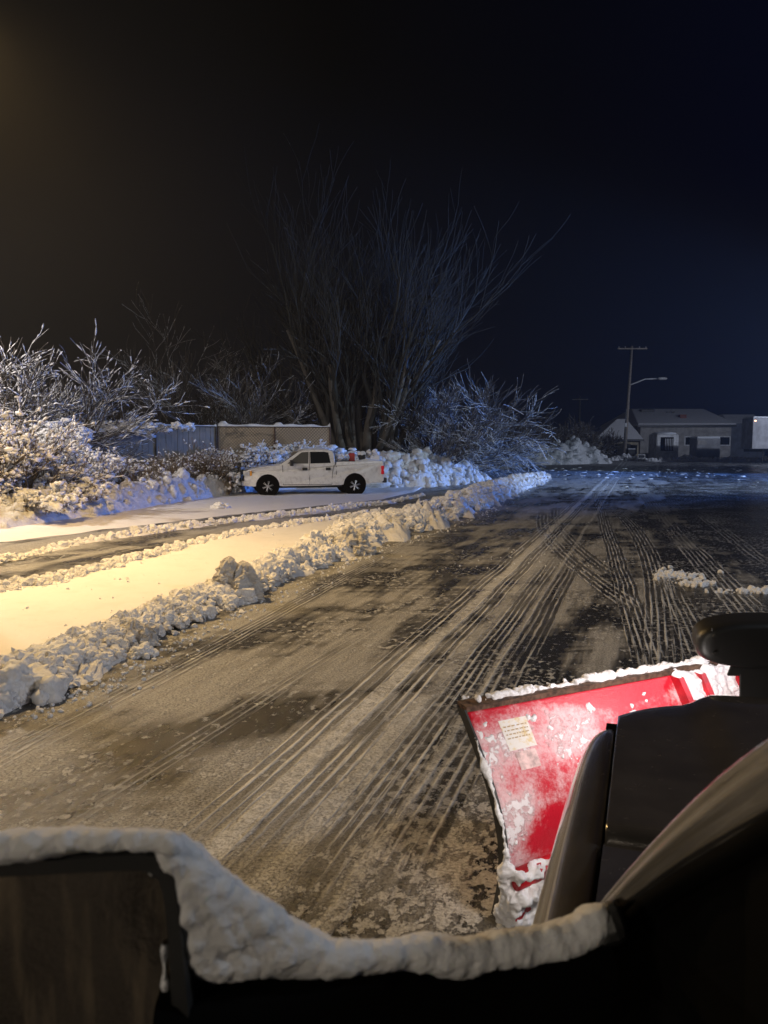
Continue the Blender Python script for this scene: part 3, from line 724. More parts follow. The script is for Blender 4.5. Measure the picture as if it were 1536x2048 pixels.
# ------------------------------------------------------------------ parked pickup
def pickup():
    pf = G(536, 993); pr = G(714, 987)
    yaw = math.atan2((pr-pf).y, (pr-pf).x); yaw = R(13)
    root = empty('pickup_truck', (pf.x, pf.y, 0), yaw); tag(root, 'white crew cab pickup parked side on with a small plow on its nose', 'pickup truck')
    # local: x along the body (0 = front axle, + to the tail), y = away from camera, near side y=0
    S = 1.0; W = 1.98; fo = .93; WB = 3.56; Lr = 1.22
    # local side profile, x from front axle
    def arch(cx, r, z0, n=12, a0=180, a1=0):
        return [(cx+r*math.cos(R(a0+(a1-a0)*i/n)), z0+r*math.sin(R(a0+(a1-a0)*i/n))) for i in range(n+1)]
    lower = [(-fo, .50), (-fo+.02, .42), (-.50, .40)]+arch(0, .47, .42)+[(.60, .40), (WB-.60, .42)]+arch(WB, .47, .44)+[(WB+.60, .48), (WB+Lr-.08, .52), (WB+Lr, .60)]
    upper = [(WB+Lr, .72), (WB+Lr-.01, 1.34), (WB+Lr-.06, 1.39), (2.80, 1.38), (2.78, 1.24), (2.72, 1.24), (2.70, 1.29), (.55, 1.26), (.42, 1.245), (.0, 1.21), (-.45, 1.14), (-.78, 1.06), (-.88, .96), (-.92, .75)]
    poly = lower+upper
    def shp(x, y, z):
        # tumblehome and nose rounding
        k = max(0, (z-.85))*.10; e = 0
        if x < -.55: e = ((-.55-x)/.4)**2*.16
        if x > WB+Lr-.15: e = .03
        c = 1 if y < W/2 else -1
        yy = y+c*(k*1.0+e)
        if z < .6: yy += c*(.6-z)*.15
        return (x, yy, z)
    # skin: sides + centre strips
    m_ = MB(); m_.prism(poly, 0, W, shp); body = m_.build('body', WHITE_PAINT, root, bevel=.035, seg=3)
    # the bed interior is open: dark liner set on top of the body
    # cab
    cw = .10
    cab = [(.48, 1.25), (1.28, 1.80), (1.42, 1.845), (1.9, 1.875), (2.45, 1.87), (2.66, 1.82), (2.72, 1.70), (2.76, 1.25)]
    def cshp(x, y, z):
        c = 1 if y < W/2 else -1
        return (x, y+c*(.05+(z-1.25)*.24), z)
    m_ = MB(); m_.prism(cab, 0, W, cshp); m_.build('cab', WHITE_PAINT, root, bevel=.04, seg=3)
    for sidey, c in ((0, 1), (W, -1)):
        def sp_(x, z, out=.006): return (x, sidey+c*(.05+(z-1.25)*.24-out), z)
        for nm, pl in (('window', [(.80,1.31),(1.30,1.70),(1.40,1.765),(1.66,1.785),(1.64,1.31)]), ('window', [(1.73,1.31),(1.73,1.785),(2.30,1.785),(2.48,1.75),(2.56,1.33)])):
            mm = MB(); q = [sp_(x, z, .008) for x, z in pl]+[sp_(x, z, -.03) for x, z in pl]; n = len(pl)
            mm.add(q, [tuple(range(n)), tuple(range(2*n-1, n-1, -1))]+[(i, i+n, (i+1) % n+n, (i+1) % n) for i in range(n)])
            mm.build(nm, DARK_GLASS if pl[0][0] > 1 else GLASS_G, root)
        # door seams and handles
        dk = MB()
        for pl in ([(.62,.46),(.60,1.25)], [(1.69,.46),(1.69,1.25),(1.69,1.78)], [(2.70,1.25),(2.62,.9),(2.60,.46)], [(.62,.46),(2.60,.46)], [(2.79,.50),(2.79,1.36)]):
            pts = []
            for x, z in pl:
                y = sidey+c*(max(0, z-.85)*.10+(max(0,.6-z))*.15) if z <= 1.3 else sp_(x, z)[1]
                pts.append((x, y-c*.001, z))
            dk.tube(pts, .009, 4)
        dk.build('door_seam', BLACK_MATT, root)
        for hx in (1.50, 2.45):
            mm = MB(); mm.box((hx, sidey+c*.012, 1.09), (.20, .05, .11)); mm.build('door_handle', BLACK_PL, root, bevel=.02)
        mm = MB(); mm.box((.95, sidey-c*.13, 1.34), (.13, .24, .24)); mm.tube([(.9, sidey+c*.04, 1.28), (.93, sidey-c*.10, 1.30)], .03, 6); mm.build('side_mirror', BLACK_PL, root, bevel=.03)
        mm = MB(); mm.box((-.80, sidey+c*.17, .93), (.28, .20, .20), rz=-c*.5); mm.build('headlight', LENS, root, bevel=.03)
        mm = MB(); mm.box((-.68, sidey+c*.075, .93), (.13, .05, .19), rz=-c*.25); mm.build('turn_signal', AMBER, root, bevel=.015)
        mm = MB(); mm.box((WB+Lr-.05, sidey+c*.06, 1.13), (.12, .12, .14)); mm.box((WB+Lr-.05, sidey+c*.06, .92), (.12, .12, .13)); mm.box((WB+Lr-.052, sidey+c*.062, 1.02), (.10, .11, .30)); mm.build('tail_light', TAIL, root, bevel=.012)
    # windscreen and rear window
    mm = MB()
    def yy(z, o): return .05+(z-1.25)*.24+.10+o
    mm.add([(.53,yy(1.28,0),1.30),(.53,W-yy(1.28,0),1.30),(1.25,W-yy(1.78,0),1.795),(1.25,yy(1.78,0),1.795),(.58,yy(1.28,0),1.26),(.58,W-yy(1.28,0),1.26),(1.30,W-yy(1.78,0),1.76),(1.30,yy(1.78,0),1.76)],
           [(0,1,2,3),(7,6,5,4),(0,4,5,1),(1,5,6,2),(2,6,7,3),(3,7,4,0)]); mm.build('windscreen', DARK_GLASS, root)
    mm = MB(); mm.box((WB/2+.9, W/2, 1.40), (.0+1.7, W-.5, .02)); 
    mm = MB(); mm.box((3.72, W/2, 1.386), (1.75, W-.44, .012)); mm.build('bed_liner', RUBBER, root)
    # roof, hood, rail snow
    def snowpad(x0, x1, y0, y1, z, h, nm='roof_snow', zf=None):
        s_ = MB(); rows = []
        nx = max(4, int((x1-x0)/.08)); ny = max(4, int((y1-y0)/.08))
        for i in range(nx+1):
            row = []
            for j in range(ny+1):
                a, b = i/nx, j/ny; x = x0+(x1-x0)*a; y = y0+(y1-y0)*b
                e = min(1, min(a, 1-a)*nx/2.5)*min(1, min(b, 1-b)*ny/2.5)
                row.append((x, y, (zf(x) if zf else z)-.01+e**.5*(h*(1+.6*noise.noise(Vector((x*3, y*3, 5)))))))
            rows.append(row)
        s_.grid(rows); return s_
    s_ = snowpad(1.45, 2.62, .35, W-.3, 1.872, .05); s_.build('roof_snow', SNOW, root, smooth=True)
    s_ = snowpad(3.6, WB+Lr-.05, .12, .55, 1.39, .10); s_.build('rail_snow', SNOW, root, smooth=True)
    # sills, bumpers, underbody
    mm = MB(); mm.box((WB/2, W/2, .42), (WB+.9, W*.55, .22)); mm.build('chassis', RUBBER, root)
    for y in (.12, W-.12):
        mm = MB(); mm.box((1.6, y, .37), (1.9, .12, .07)); mm.build('running_board', BLACK_PL, root, bevel=.02)
    mm = MB(); mm.box((WB+Lr+.06, W/2, .60), (.16, W-.1, .20)); mm.build('rear_bumper', STEEL, root, bevel=.03)
    mm = MB(); mm.box((-fo-.02, W/2, .53), (.16, W-.34, .24)); mm.build('front_bumper', CHROME, root, bevel=.04)
    mm = MB(); mm.box((-fo+.03, W/2, .88), (.06, 1.1, .34)); mm.build('grille', STEEL, root, bevel=.02)
    # wheels
    for x in (0, WB):
        for y, c in ((.03, 1), (W-.03, -1)):
            wz = .40
            mm = MB(); mm.lathe([(.24, c*.02), (.30, -c*.0), (.38, c*.01), (.40, c*.05), (.40, c*.20), (.37, c*.25), (.2, c*.26)], (x, y, wz), 'Y', 32, False); tyre = mm.build('tyre', RUBBER, None, smooth=False)
            w = empty('wheel', (0, 0, 0)); w.parent = root; tyre.parent = w
            mm = MB(); mm.lathe([(.262, c*.004), (.25, -c*.010), (.225, c*.0), (.215, c*.06)], (x, y, wz), 'Y', 32, False)
            for k in range(6):
                a = 2*math.pi*k/6+.3
                for o_ in (-.13, .13):
                    p0 = Vector((x+.05*math.cos(a), y-c*.012, wz+.05*math.sin(a))); p1 = Vector((x+.235*math.cos(a+o_), y-c*.004, wz+.235*math.sin(a+o_)))
                    mm.tube([p0, p1], [.022, .016], 5)
            mm.lathe([(.06, -c*.02), (.075, c*.0), (.07, c*.04)], (x, y, wz), 'Y', 16)
            mm.build('rim', CHROME, w)
            mm = MB(); mm.lathe([(.22, c*.07), (.05, c*.075)], (x, y, wz), 'Y', 24); mm.build('brake_disc', BLACK_MATT, w)
        # arch lining
        mm = MB(); mm.lathe([(.468, .012), (.468, W-.012)], (x, 0, .43), 'Y', 32); mm.build('wheel_arch', BLACK_MATT, root)
    # plow on the nose (seen edge-on)
    pb = MB(); rows = []
    for j in range(9):
        y = -.12+(W+.24)*j/8; row = []
        for k in range(9):
            s = k/8; row.append((-fo-.62-.10*math.sin(math.pi*s)*-1+(.10 if k == 8 else 0), y, .10+.72*s))
        rows.append(row)
    pb.grid(rows); o = pb.build('plow_blade', RUSTY, root, smooth=True); sd = o.modifiers.new('thick', 'SOLIDIFY'); sd.thickness = .03
    pf_ = MB()
    for y in (.25, .75, 1.25, 1.7):
        pf_.tube([(-fo-.55, y, .16), (-fo-.40, y, .46), (-fo-.52, y, .80)], .035, 6)
    pf_.tube([(-fo-.50, .1, .30), (-fo-.50, W-.1, .30)], .04, 6); pf_.tube([(-fo-.05, .5, .40), (-fo-.5, .9, .35)], .05, 6)
    pf_.tube([(-fo-.05, 1.5, .40), (-fo-.5, 1.1, .35)], .05, 6)
    pf_.tube([(-fo-.12, .3, .45), (-fo-.15, .3, 1.15), (-fo-.15, W-.3, 1.15), (-fo-.12, W-.3, .45)], .035, 6)
    pf_.tube([(-fo-.15, .6, 1.1), (-fo-.5, .7, .5)], .03, 6)
    pf_.tube([(-fo-.60, -.10, .8), (-fo-.60, -.10, 1.45)], .008, 4)
    pf_.build('plow_frame', STEEL, root)
    for y in (.42, W-.42):
        mm = MB(); mm.box((-fo-.17, y, 1.26), (.16, .24, .17)); mm.build('plow_light', BLACK_PL, root, bevel=.03)
    s_ = MB()
    for _ in range(110):
        s_.blob((-fo-random.uniform(.12, .58), random.uniform(-.05, W), random.uniform(.15, .95)), random.uniform(.03, .10), .35, 1)
    s_.build('plow_snow', SNOW_D, root, smooth=True)
    return root, yaw
GLASS_G = simple('clear_side_glass', (.10,.10,.09), .12)
trk, tyaw = pickup()
def tl(x, y, z):                      # pickup local -> world
    o = trk.location; c, s = math.cos(tyaw), math.sin(tyaw)
    return Vector((o.x+x*c-y*s, o.y+x*s+y*c, z))
# load lying in the bed
q = tl(3.55, .7, 1.39); m = MB(); m.box((q.x, q.y, q.z+.16), (.24, .22, .34), tyaw); tag(m.build('fuel_can', RED_PL, bevel=.03), 'dark red can standing in the pickup bed', 'can')
q = tl(4.0, .75, 1.39); m = MB(); m.lathe([(.13, 0), (.16, .26)], (q.x, q.y, q.z), 'Z', 16); ro = empty('bucket', q); o = m.build('shell', BLACK_PL, smooth=False); o.parent = ro; o.location = -q
m = MB(); m.blob((0, 0, .30), .17, .15, 2, (1,1,.7)); o = m.build('snow_top', SNOW, ro, smooth=True); tag(ro, 'black bucket heaped with snow in the pickup bed', 'bucket')
q = tl(4.55, .8, 1.39); m = MB(); m.hexa([tuple(q+Vector(v)) for v in [(-.22,-.2,0),(.22,-.2,0),(.22,.2,0),(-.22,.2,0),(-.12,-.1,.32),(.2,-.1,.26),(.2,.1,.26),(-.12,.1,.32)]])
for _ in range(18): m.blob(q+Vector((random.uniform(-.3,.25), random.uniform(-.2,.2), random.uniform(.1,.42))), random.uniform(.05,.1), .3, 1)
tag(m.build('equipment_pile', SNOW, smooth=False), 'snow covered gear piled at the tail end of the pickup bed', 'gear')
q = tl(3.1, .8, 1.39); m = MB()
for _ in range(46): m.blob(q+Vector((random.uniform(-.28,.3), random.uniform(-.5,.4), random.uniform(-.02,.24))), random.uniform(.05,.12), .3, 1)
tag(m.build('snow_heap', SNOW, smooth=False), 'heap of snow lying behind the cab in the pickup bed', 'snow')

# ------------------------------------------------------------------ far buildings, poles, trailer
def quad_roof(mb, pts): mb.add(pts, [tuple(range(len(pts)))])
YB = 108.
root = empty('warehouse', (P(1370, 900, YB).x, YB, 0)); tag(root, 'long low grey building with snowy roof and brick chimney across the lot', 'building')
def L_(v): return Vector(v)-root.location
x0, x1 = P(1280, 900, YB).x, P(1461, 900, YB).x; ze = P(1370, 852, YB).z; yr = YB+9; zr = P(1370, 818, yr).z
m = MB(); m.box(L_(((x0+x1)/2, YB+9, ze/2)), (x1-x0, 18, ze)); m.build('wall', CREAM, root)
m = MB(); a, b = x0-.6, x1+.4; ya = YB-.6; yb = YB+18.6
pts = [(a,ya,ze),(b,ya,ze),(b,yb,ze),(a,yb,ze),(a,ya,ze+.35),(b,ya,ze+.35),(b,yb,ze+.35),(a,yb,ze+.35)]
m.hexa([L_(p) for p in pts]); m.hexa([L_(p) for p in [(a,ya,ze+.36),(b,ya,ze+.36),(b,yb,ze+.36),(a,yb,ze+.36),(a+2,yr-.4,zr),(b-.8,yr-.4,zr),(b-.8,yr+.4,zr),(a+2,yr+.4,zr)]])
rf = m.build('roof', SNOW_FLAT, root, bevel=.1)
m = MB(); m.box(L_(((a+b)/2, ya-.02, ze+.05)), (b-a, .12, .3)); m.build('eaves_gutter', BLACK_PL, root)
m = MB(); p = P(1364, 846, YB+3); m.box(L_((p.x, YB+3, p.z)), (.9, .9, 2.4)); o = m.build('chimney', BRICK_R, rf)
for px in (1282+15, 1300, 1340): 
    pass
m = MB(); p = P(1293, 822, YB+7); m.box(L_((p.x, YB+7, p.z)), (2., 1.2, .5)); m.build('roof_vent', STEEL, rf, bevel=.1)
for px in (1336, 1346):
    m = MB(); p = P(px, 827, YB+6); m.box(L_((p.x, YB+6, p.z)), (.4, .4, .6)); m.build('roof_vent', STEEL, rf)
for px in (1380, 1449):
    m = MB(); p = P(px, 882, YB); m.box(L_((p.x, YB-.02, p.z)), (1.6, .1, 1.3)); f = m.build('window', WHITE_W, root); m = MB(); m.box(L_((p.x, YB-.09, p.z)), (1.3, .06, 1.05)); m.build('pane', DARK_GLASS, f)
# hip roofed annexe
root = empty('annexe', (P(1237, 900, 104).x, 104, 0)); tag(root, 'small beige building with a snowy hip roof behind the utility pole', 'building')
x0, x1 = P(1196, 900, 104).x, P(1278, 900, 104).x; ze = P(1240, 879, 104).z; 
m = MB(); m.box(L_(((x0+x1)/2, 106.4, ze/2)), (x1-x0, 4.4, ze)); m.build('wall', WALL_BEIGE, root)
zp = P(1256, 838, 107).z; a, b = x0-.6, x1+.5
m = MB(); m.hexa([L_(p) for p in [(a,103.6,ze),(b,103.6,ze),(b,109.2,ze),(a,109.2,ze),((a+b)/2+.4,106.2,zp),(b-1.6,106.2,zp),(b-1.6,106.6,zp),((a+b)/2+.4,106.6,zp)]]); m.build('roof', SNOW_FLAT, root, bevel=.08)
m = MB(); m.box(L_(((a+b)/2, 103.55, ze-.08)), (b-a, .1, .25)); m.build('eaves_gutter', BLACK_PL, root)
for px in (1212, 1228, 1268):
    m = MB(); p = P(px, 899, 104); m.box(L_((p.x, 104.17, p.z)), (.9, .08, 1.2)); m.build('window', DARK_GLASS, root)
# white kiosk with slatted opening
root = empty('storage_shed', (P(1335, 917, 96).x, 96, 0)); tag(root, 'white framed shed with a dark slatted opening and snow on its roof', 'shed')
x0, x1 = P(1312, 900, 96).x, P(1358, 900, 96).x; zt = P(1335, 868, 96).z
m = MB(); m.box(L_(((x0+x1)/2, 97.5, zt/2)), (x1-x0, 3, zt)); m.build('wall', WHITE_W, root, bevel=.25)
m = MB(); p = P(1334, 888, 96); w = 25/1536*96; h = 27/1536*96; m.box(L_((p.x, 95.96, p.z)), (w, .12, h)); o = m.build('opening', BLACK_MATT, root)
m = MB()
for k in range(6): m.box(L_((p.x-w*.15+k*w*.13, 95.88, p.z-.05)), (.07, .05, h*.85))
m.build('slat', WHITE_W, root)
m = MB(); m.blob(L_(((x0+x1)/2, 97.4, zt)), 1.5, .08, 2, (1, 1, .22)); m.build('snow_cap', SNOW, root, smooth=True)
root = empty('storage_box', (P(1417, 917, 97).x, 97, 0)); tag(root, 'grey squat box with rounded snow on top in front of the long building', 'container')
x0, x1 = P(1393, 900, 97).x, P(1441, 900, 97).x; zt = P(1417, 877, 97).z
m = MB(); m.box(L_(((x0+x1)/2, 98.2, zt/2)), (x1-x0, 2.4, zt)); m.build('body', WALL_GREY, root, bevel=.15)
m = MB(); m.box(L_((P(1404, 885, 97).x, 96.97, P(1404, 885, 97).z)), (1.1, .06, .5)); m.build('sign_plate', CREAM, root)
m = MB(); m.box(L_(((x0+x1)/2, 98.2, zt+.12)), (x1-x0-.1, 2.3, .3)); m.build('snow_cap', SNOW, root, bevel=.12)
# grey wing and trailer
root = empty('metal_building', (P(1480, 900, 118).x, 118, 0)); tag(root, 'dark blue grey metal building between the long building and the white trailer', 'building')
x0, x1 = P(1458, 900, 118).x, P(1530, 900, 118).x; zt = P(1480, 847, 118).z
m = MB(); m.box(L_(((x0+x1)/2, 122, zt/2)), (x1-x0, 8, zt)); m.build('wall', simple('ribbed_metal', (.14,.15,.18), .6, .2, nscale=1), root)
m = MB(); m.hexa([L_(p) for p in [(x0-.3,117.6,zt),(x1+.3,117.6,zt),(x1+.3,126.4,zt),(x0-.3,126.4,zt),(x0+.3,121.5,zt+1.5),(x1-.3,121.5,zt+1.5),(x1-.3,122.5,zt+1.5),(x0+.3,122.5,zt+1.5)]]); m.build('roof', SNOW_FLAT, root)
p = P(1503, 915, 84); TRW = simple('trailer_white', (.34,.34,.36), .55, nscale=1.2); root = empty('box_trailer', (p.x, 84, 0)); tag(root, 'white box trailer with snow on its roof at the right picture edge', 'trailer')
zt = P(1503, 836, 84).z; zb = P(1503, 898, 84).z; x0 = p.x; x1 = x0+9
m = MB(); m.box(L_(((x0+x1)/2, 85.3, (zb+zt)/2)), (x1-x0, 2.6, zt-zb)); m.build('body', TRW, root, bevel=.06)
m = MB(); m.box(L_(((x0+x1)/2, 85.3, zt+.08)), (x1-x0-.1, 2.5, .18)); m.build('snow_cap', SNOW, root, bevel=.08)
m = MB(); m.box(L_(((x0+x1)/2, 85.3, zb-.15)), (x1-x0, 1.2, .3)); m.build('chassis', BLACK_PL, root)
LED_O = NT('marker_glow'); LED_O.bsdf(Base_Color=(.9,.4,.2), Emission_Color=(1,.5,.3), Emission_Strength=6.); LED_O = LED_O.m
m = MB(); m.box(L_((x0+.25, 83.97, zt-.3)), (.16, .06, .1)); m.build('marker_light', LED_O, root)
for k in (6.5, 7.6):
    m = MB(); m.lathe([(.5, -.15), (.5, .15)], L_((x0+k, 84.3, .5)), 'Y', 18); m.build('wheel', RUBBER, root)
m = MB(); m.tube([L_((x0+1.4, 84.4, zb)), L_((x0+1.4, 84.4, .02))], .07, 6); m.build('landing_leg', STEEL, root)
# snow kerb in front of the buildings
windrow('snow_windrow', [P(1285, 917, 94)*Vector((1,1,0)), P(1420, 917, 94)*Vector((1,1,0)), P(1650, 917, 94)*Vector((1,1,0))],
        [P(1285, 917, 92)*Vector((1,1,0)), P(1420, 917, 92)*Vector((1,1,0)), P(1650, 917, 92)*Vector((1,1,0))], [.3,.45,.5], 'low snow ridge along the far kerb in front of the buildings', 500, (.08,.3), step=.4, rows_n=8)
# utility pole
pb = G(1248, 921); pb = Vector((pb.x, pb.y, 0)); YP = pb.y
root = empty('utility_pole', pb); tag(root, 'tall slightly leaning wooden utility pole with one crossarm and a street lamp arm', 'utility pole')
top = P(1264, 692, YP); d = top-pb
m = MB(); m.tube([(0,0,0), (d.x*.5, 0, d.z*.5), (d.x, 0, d.z)], [.24,.19,.14], 10); m.build('pole', WOODP, root, smooth=True)
ca = d*.975; m = MB(); m.box(ca+Vector((0,-.22,0)), (3.7, .14, .16)); m.build('crossarm', WOODP, root)
for x in (-1.7, -.9, .9, 1.7):
    m = MB(); m.lathe([(.05, 0), (.09, .1), (.05, .22)], ca+Vector((x,-.22,.08)), 'Z', 8); m.build('insulator', CREAM, root)
h = P(1322, 757, YP-1)-pb; m = MB(); m.tube([d*.66, (d*.66).lerp(h, .5)+Vector((0,0,.35)), h], .09, 6); arm = m.build('lamp_arm', WHITE_W, root)
m = MB(); m.blob(h+Vector((.15,0,0)), .42, .05, 2, (1.5,.8,.45)); m.build('lamp_head', WHITE_W, root, smooth=True)
m = MB()
for a in (-.25, 0, .25): m.tube([Vector((a*.3,-.22,2.2)), Vector((a*.3+.05,-.22,6.5))], .02, 4)
m.box((.03,-.24,4.5), (.3,.1,.5)); m.build('cable_guard', CHROME, root)
# pole base snow, barrier, sign
m = MB(); 
for _ in range(120):
    a = random.uniform(-2.2, 2.2); r = random.uniform(.1, .32)
    m.blob((pb.x+a, pb.y-1+random.uniform(-.7,.7), max(.05, .75*(1-abs(a)/2.4))*random.random()), r, .3, 1)
tag(m.build('snow_heap', SNOW_D, smooth=False), 'low snow heap at the foot of the utility pole', 'snow', kind='stuff')
p = P(1283, 914, 92); root = empty('road_sign', (p.x, 92, 0)); tag(root, 'small white framed box sign right of the utility pole', 'sign')
for x in (-.3, .3): m = MB(); m.tube([(x,0,0), (x,0,.5)], .04, 5); m.build('leg', STEEL, root)
m = MB(); m.box((0,0,.62), (.85,.08,.5)); f = m.build('frame', WHITE_W, root); m = MB(); m.box((0,-.05,.62), (.68,.06,.34)); m.build('panel', BLACK_PL, f)
p = P(1262, 900, 98); root = empty('mail_boxes', (p.x, 98, 0)); tag(root, 'dark box stand with snow on top between the pole and the slatted shed', 'box stand')
m = MB(); m.box((0,0,1.05), (.9,.5,.7)); m.build('box', BLACK_PL, root, bevel=.04); 
for x in (-.3, .3): m = MB(); m.box((x,0,.35), (.08,.3,.7)); m.build('stand_leg', STEEL, root)

m = MB(); m.box((0,0,1.47), (.95,.55,.12)); m.build('snow_cap', SNOW, root, bevel=.05)
p = P(1159, 841, 112); root = empty('utility_pole', (p.x, 112, 0)); tag(root, 'faint distant utility pole above the far brush', 'utility pole')
zt = P(1159, 792, 112).z; m = MB(); m.tube([(0,0,0), (0,0,zt)], [.2,.13], 8); m.build('pole', STEEL, root); m = MB(); m.box((0,-.15,zt-.5), (2.2,.12,.14)); m.build('crossarm', STEEL, root)
# wires
for i, (x, lab) in enumerate([(1.7, 'overhead wire from the crossarm right end towards the right picture edge'), (-1.7, 'overhead wire from the crossarm left end towards the upper right')]):
    A = pb+ca+Vector((x, -.22, .3)); B = Vector((48+i*2, 38, 17)); m = MB()
    n = 40; m.tube([A.lerp(B, k/n)+Vector((0, 0, -2.2*math.sin(math.pi*k/n))) for k in range(n+1)], .012, 4)
    tag(m.build('overhead_wire', STEEL), lab, 'wire')
# ------------------------------------------------------------------ the plow truck the picture is taken from
HD = R(18.8); hv = Vector((math.sin(HD), math.cos(HD), 0)); rv = Vector((math.cos(HD), -math.sin(HD), 0)); G0 = Vector((.475, 1.6, 0))
def W_(s, o, z): return G0+hv*s+rv*o+Vector((0, 0, z))
def body_paint():
    t = NT('brown_grey_paint'); o = t.obj()
    n1 = t.noise(o, 420, 2, .5); n2 = t.noise(o, 6, 5, .65); n3 = t.noise(t.map(o, sc=(1,1,.3)), 26, 5, .7)
    c = t.mix(t.ss(n2, .35, .7), (.062,.056,.051), (.085,.077,.070))
    c = t.mix(t.ss(n3, .60, .80, 0, .35), c, (.22,.20,.17))
    r = t.math('ADD', t.ss(n2, .3, .7, .12, .22), t.ss(n3, .55, .8, 0, .2))
    t.bsdf(Base_Color=c, Roughness=r, Metallic=.35, Coat_Weight=1., Coat_Roughness=.06, Normal=t.bump(n1, .0004)); return t.m
BP = body_paint()
plow = empty('plow_truck', W_(-.5, .8, 0)); tag(plow, 'dark plow truck seen from its driver window with mirror, fender and raised red blade', 'truck')
def pb(mb, name, mat, parent=None, **kw):        # vertices in world space -> child of the truck
    off = plow.location; 
    if parent is None: mb.v = [tuple(Vector(v)-off) for v in mb.v]
    else: mb.v = [tuple(Vector(v)-off) for v in mb.v]
    return mb.build(name, mat, parent or plow, **kw)
# fender
rows = []
st = [(-.75,.13,1.27),(-.5,.13,1.262),(-.25,.13,1.255),(0,.128,1.25),(.2,.124,1.248),(.4,.12,1.244),(.55,.115,1.238),(.68,.108,1.228),(.78,.098,1.212),(.85,.082,1.185),(.90,.064,1.13),(.93,.05,1.02),(.94,.04,.8)]
prof = [(0,-.03),(0,-.006),(-.012,0),(-.25,.0),(-.5,-.012),(-.72,-.034),(-.88,-.072),(-.97,-.12),(-1.0,-.18),(-1.0,-.3),(-.98,-.5),(-1.0,-.75)]
for s, w, z in st:
    rows.append([W_(s, o*w if o < -.1 else o, z+dz) for o, dz in prof])
m = MB(); m.grid(rows); o = pb(m, 'fender', BP, smooth=True, sub=1)
# hood
def hood_pt(s01, o):
    fr = .86+.28*(1-math.exp(-o/.16)) ; s = -.02+(fr+.02)*s01
    bul = .034*min(1, max(0, (o-.205-.05*(1-s01))/.09)); bul = bul*bul*(3-2*bul/.034)/.034 if 0 else bul
    b = min(1, max(0, (o-.195-.06*(1-s01))/.10)); b = b*b*(3-2*b)*.036
    z = 1.25+b*(.35+.65*s01)+.02*(1-s01)
    z -= .06*max(0, (s01-.9)/.1)**2.2
    return W_(s, o, z)
rows = []
os_ = [.006,.012,.03,.06,.1,.14,.17,.2,.23,.26,.29,.32,.36,.45,.6,.8,1.0,1.2,1.4]
for i in range(15):
    s01 = i/14; s01 = s01 if i < 12 else [.9,.96,1.][i-12]
    r_ = [hood_pt(s01, q) for q in os_]; r_.insert(0, r_[0]+Vector((0,0,-.04))); rows.append(r_)
rows.append([p+Vector((0,0,-.10))+hv*.02 for p in rows[-1]]); rows.append([p+Vector((0,0,-.3)) for p in rows[-1]])
rows.insert(0, [p+Vector((0,0,-.04)) for p in rows[0]])
m = MB(); m.grid(rows); pb(m, 'hood', BP, smooth=True)
# cowl behind the hood, and the dark gap floor
m = MB(); rows = []
for s, dz in ((-.035,-.03),(-.04,-.004),(-.06,0),(-.25,.02),(-.5,.06)):
    rows.append([W_(s, o, 1.262+dz) for o in (.004,.2,.5,.9,1.4)])
m.grid(rows); pb(m, 'cowl', BP, smooth=True)
m = MB(); m.hexa([W_(-.8,-.03,1.0),W_(-.8,.05,1.0),W_(.84,.05,1.0),W_(.84,-.03,1.0),W_(-.8,-.03,1.225),W_(-.8,.05,1.225),W_(.84,.05,1.205),W_(.84,-.03,1.205)])
m.hexa([W_(-.2,.05,1.0),W_(-.2,1.4,1.0),W_(.05,1.4,1.0),W_(.05,.05,1.0),W_(-.2,.05,1.22),W_(-.2,1.4,1.22),W_(.05,1.4,1.22),W_(.05,.05,1.22)]); pb(m, 'engine_bay', BLACK_MATT)
# front fascia below (out of sight from the window)
m = MB(); m.hexa([W_(.75,0,.35),W_(.75,1.45,.35),W_(.93,1.45,.35),W_(.93,0,.35),W_(.75,0,1.0),W_(.75,1.45,1.0),W_(.90,1.45,1.0),W_(.90,0,1.0)]); pb(m, 'grille', BLACK_PL, bevel=.03)
# A pillar: a rounded band sweeping up and back past the camera
A_top = [(1150,1875,.98),(1195,1828,.94),(1270,1738,.87),(1350,1642,.80),(1450,1542,.71),(1536,1486,.63),(1680,1380,.54),(1850,1260,.46)]
A_low = [(1150,1960,.90),(1195,1905,.86),(1290,1802,.80),(1385,1742,.73),(1480,1690,.66),(1560,1640,.58),(1720,1560,.49),(1900,1450,.42)]
rows = []
for a, b in zip(A_top, A_low):
    pa, pb_ = P(*a), P(*b); nrm = Vector((-.5, -.35, .55)).normalized(); r_ = []
    r_.append(pa+Vector((.03, .05, -.03)))
    for k in range(15):
        t = k/14; bump = .030*math.sin(math.pi*t)**.7-.007*math.exp(-((t-.42)/.09)**2)-.004*math.exp(-((t-.74)/.06)**2)
        r_.append(pa.lerp(pb_, t)+nrm*bump)
    r_.append(pb_+Vector((.02, .05, -.01))); rows.append(r_)
m = MB(); m.grid(rows); pb(m, 'windscreen_pillar', simple('pillar_paint', (.048,.044,.041), .22, .3, nscale=8, Coat_Weight=1., Coat_Roughness=.07), smooth=True, sub=1)
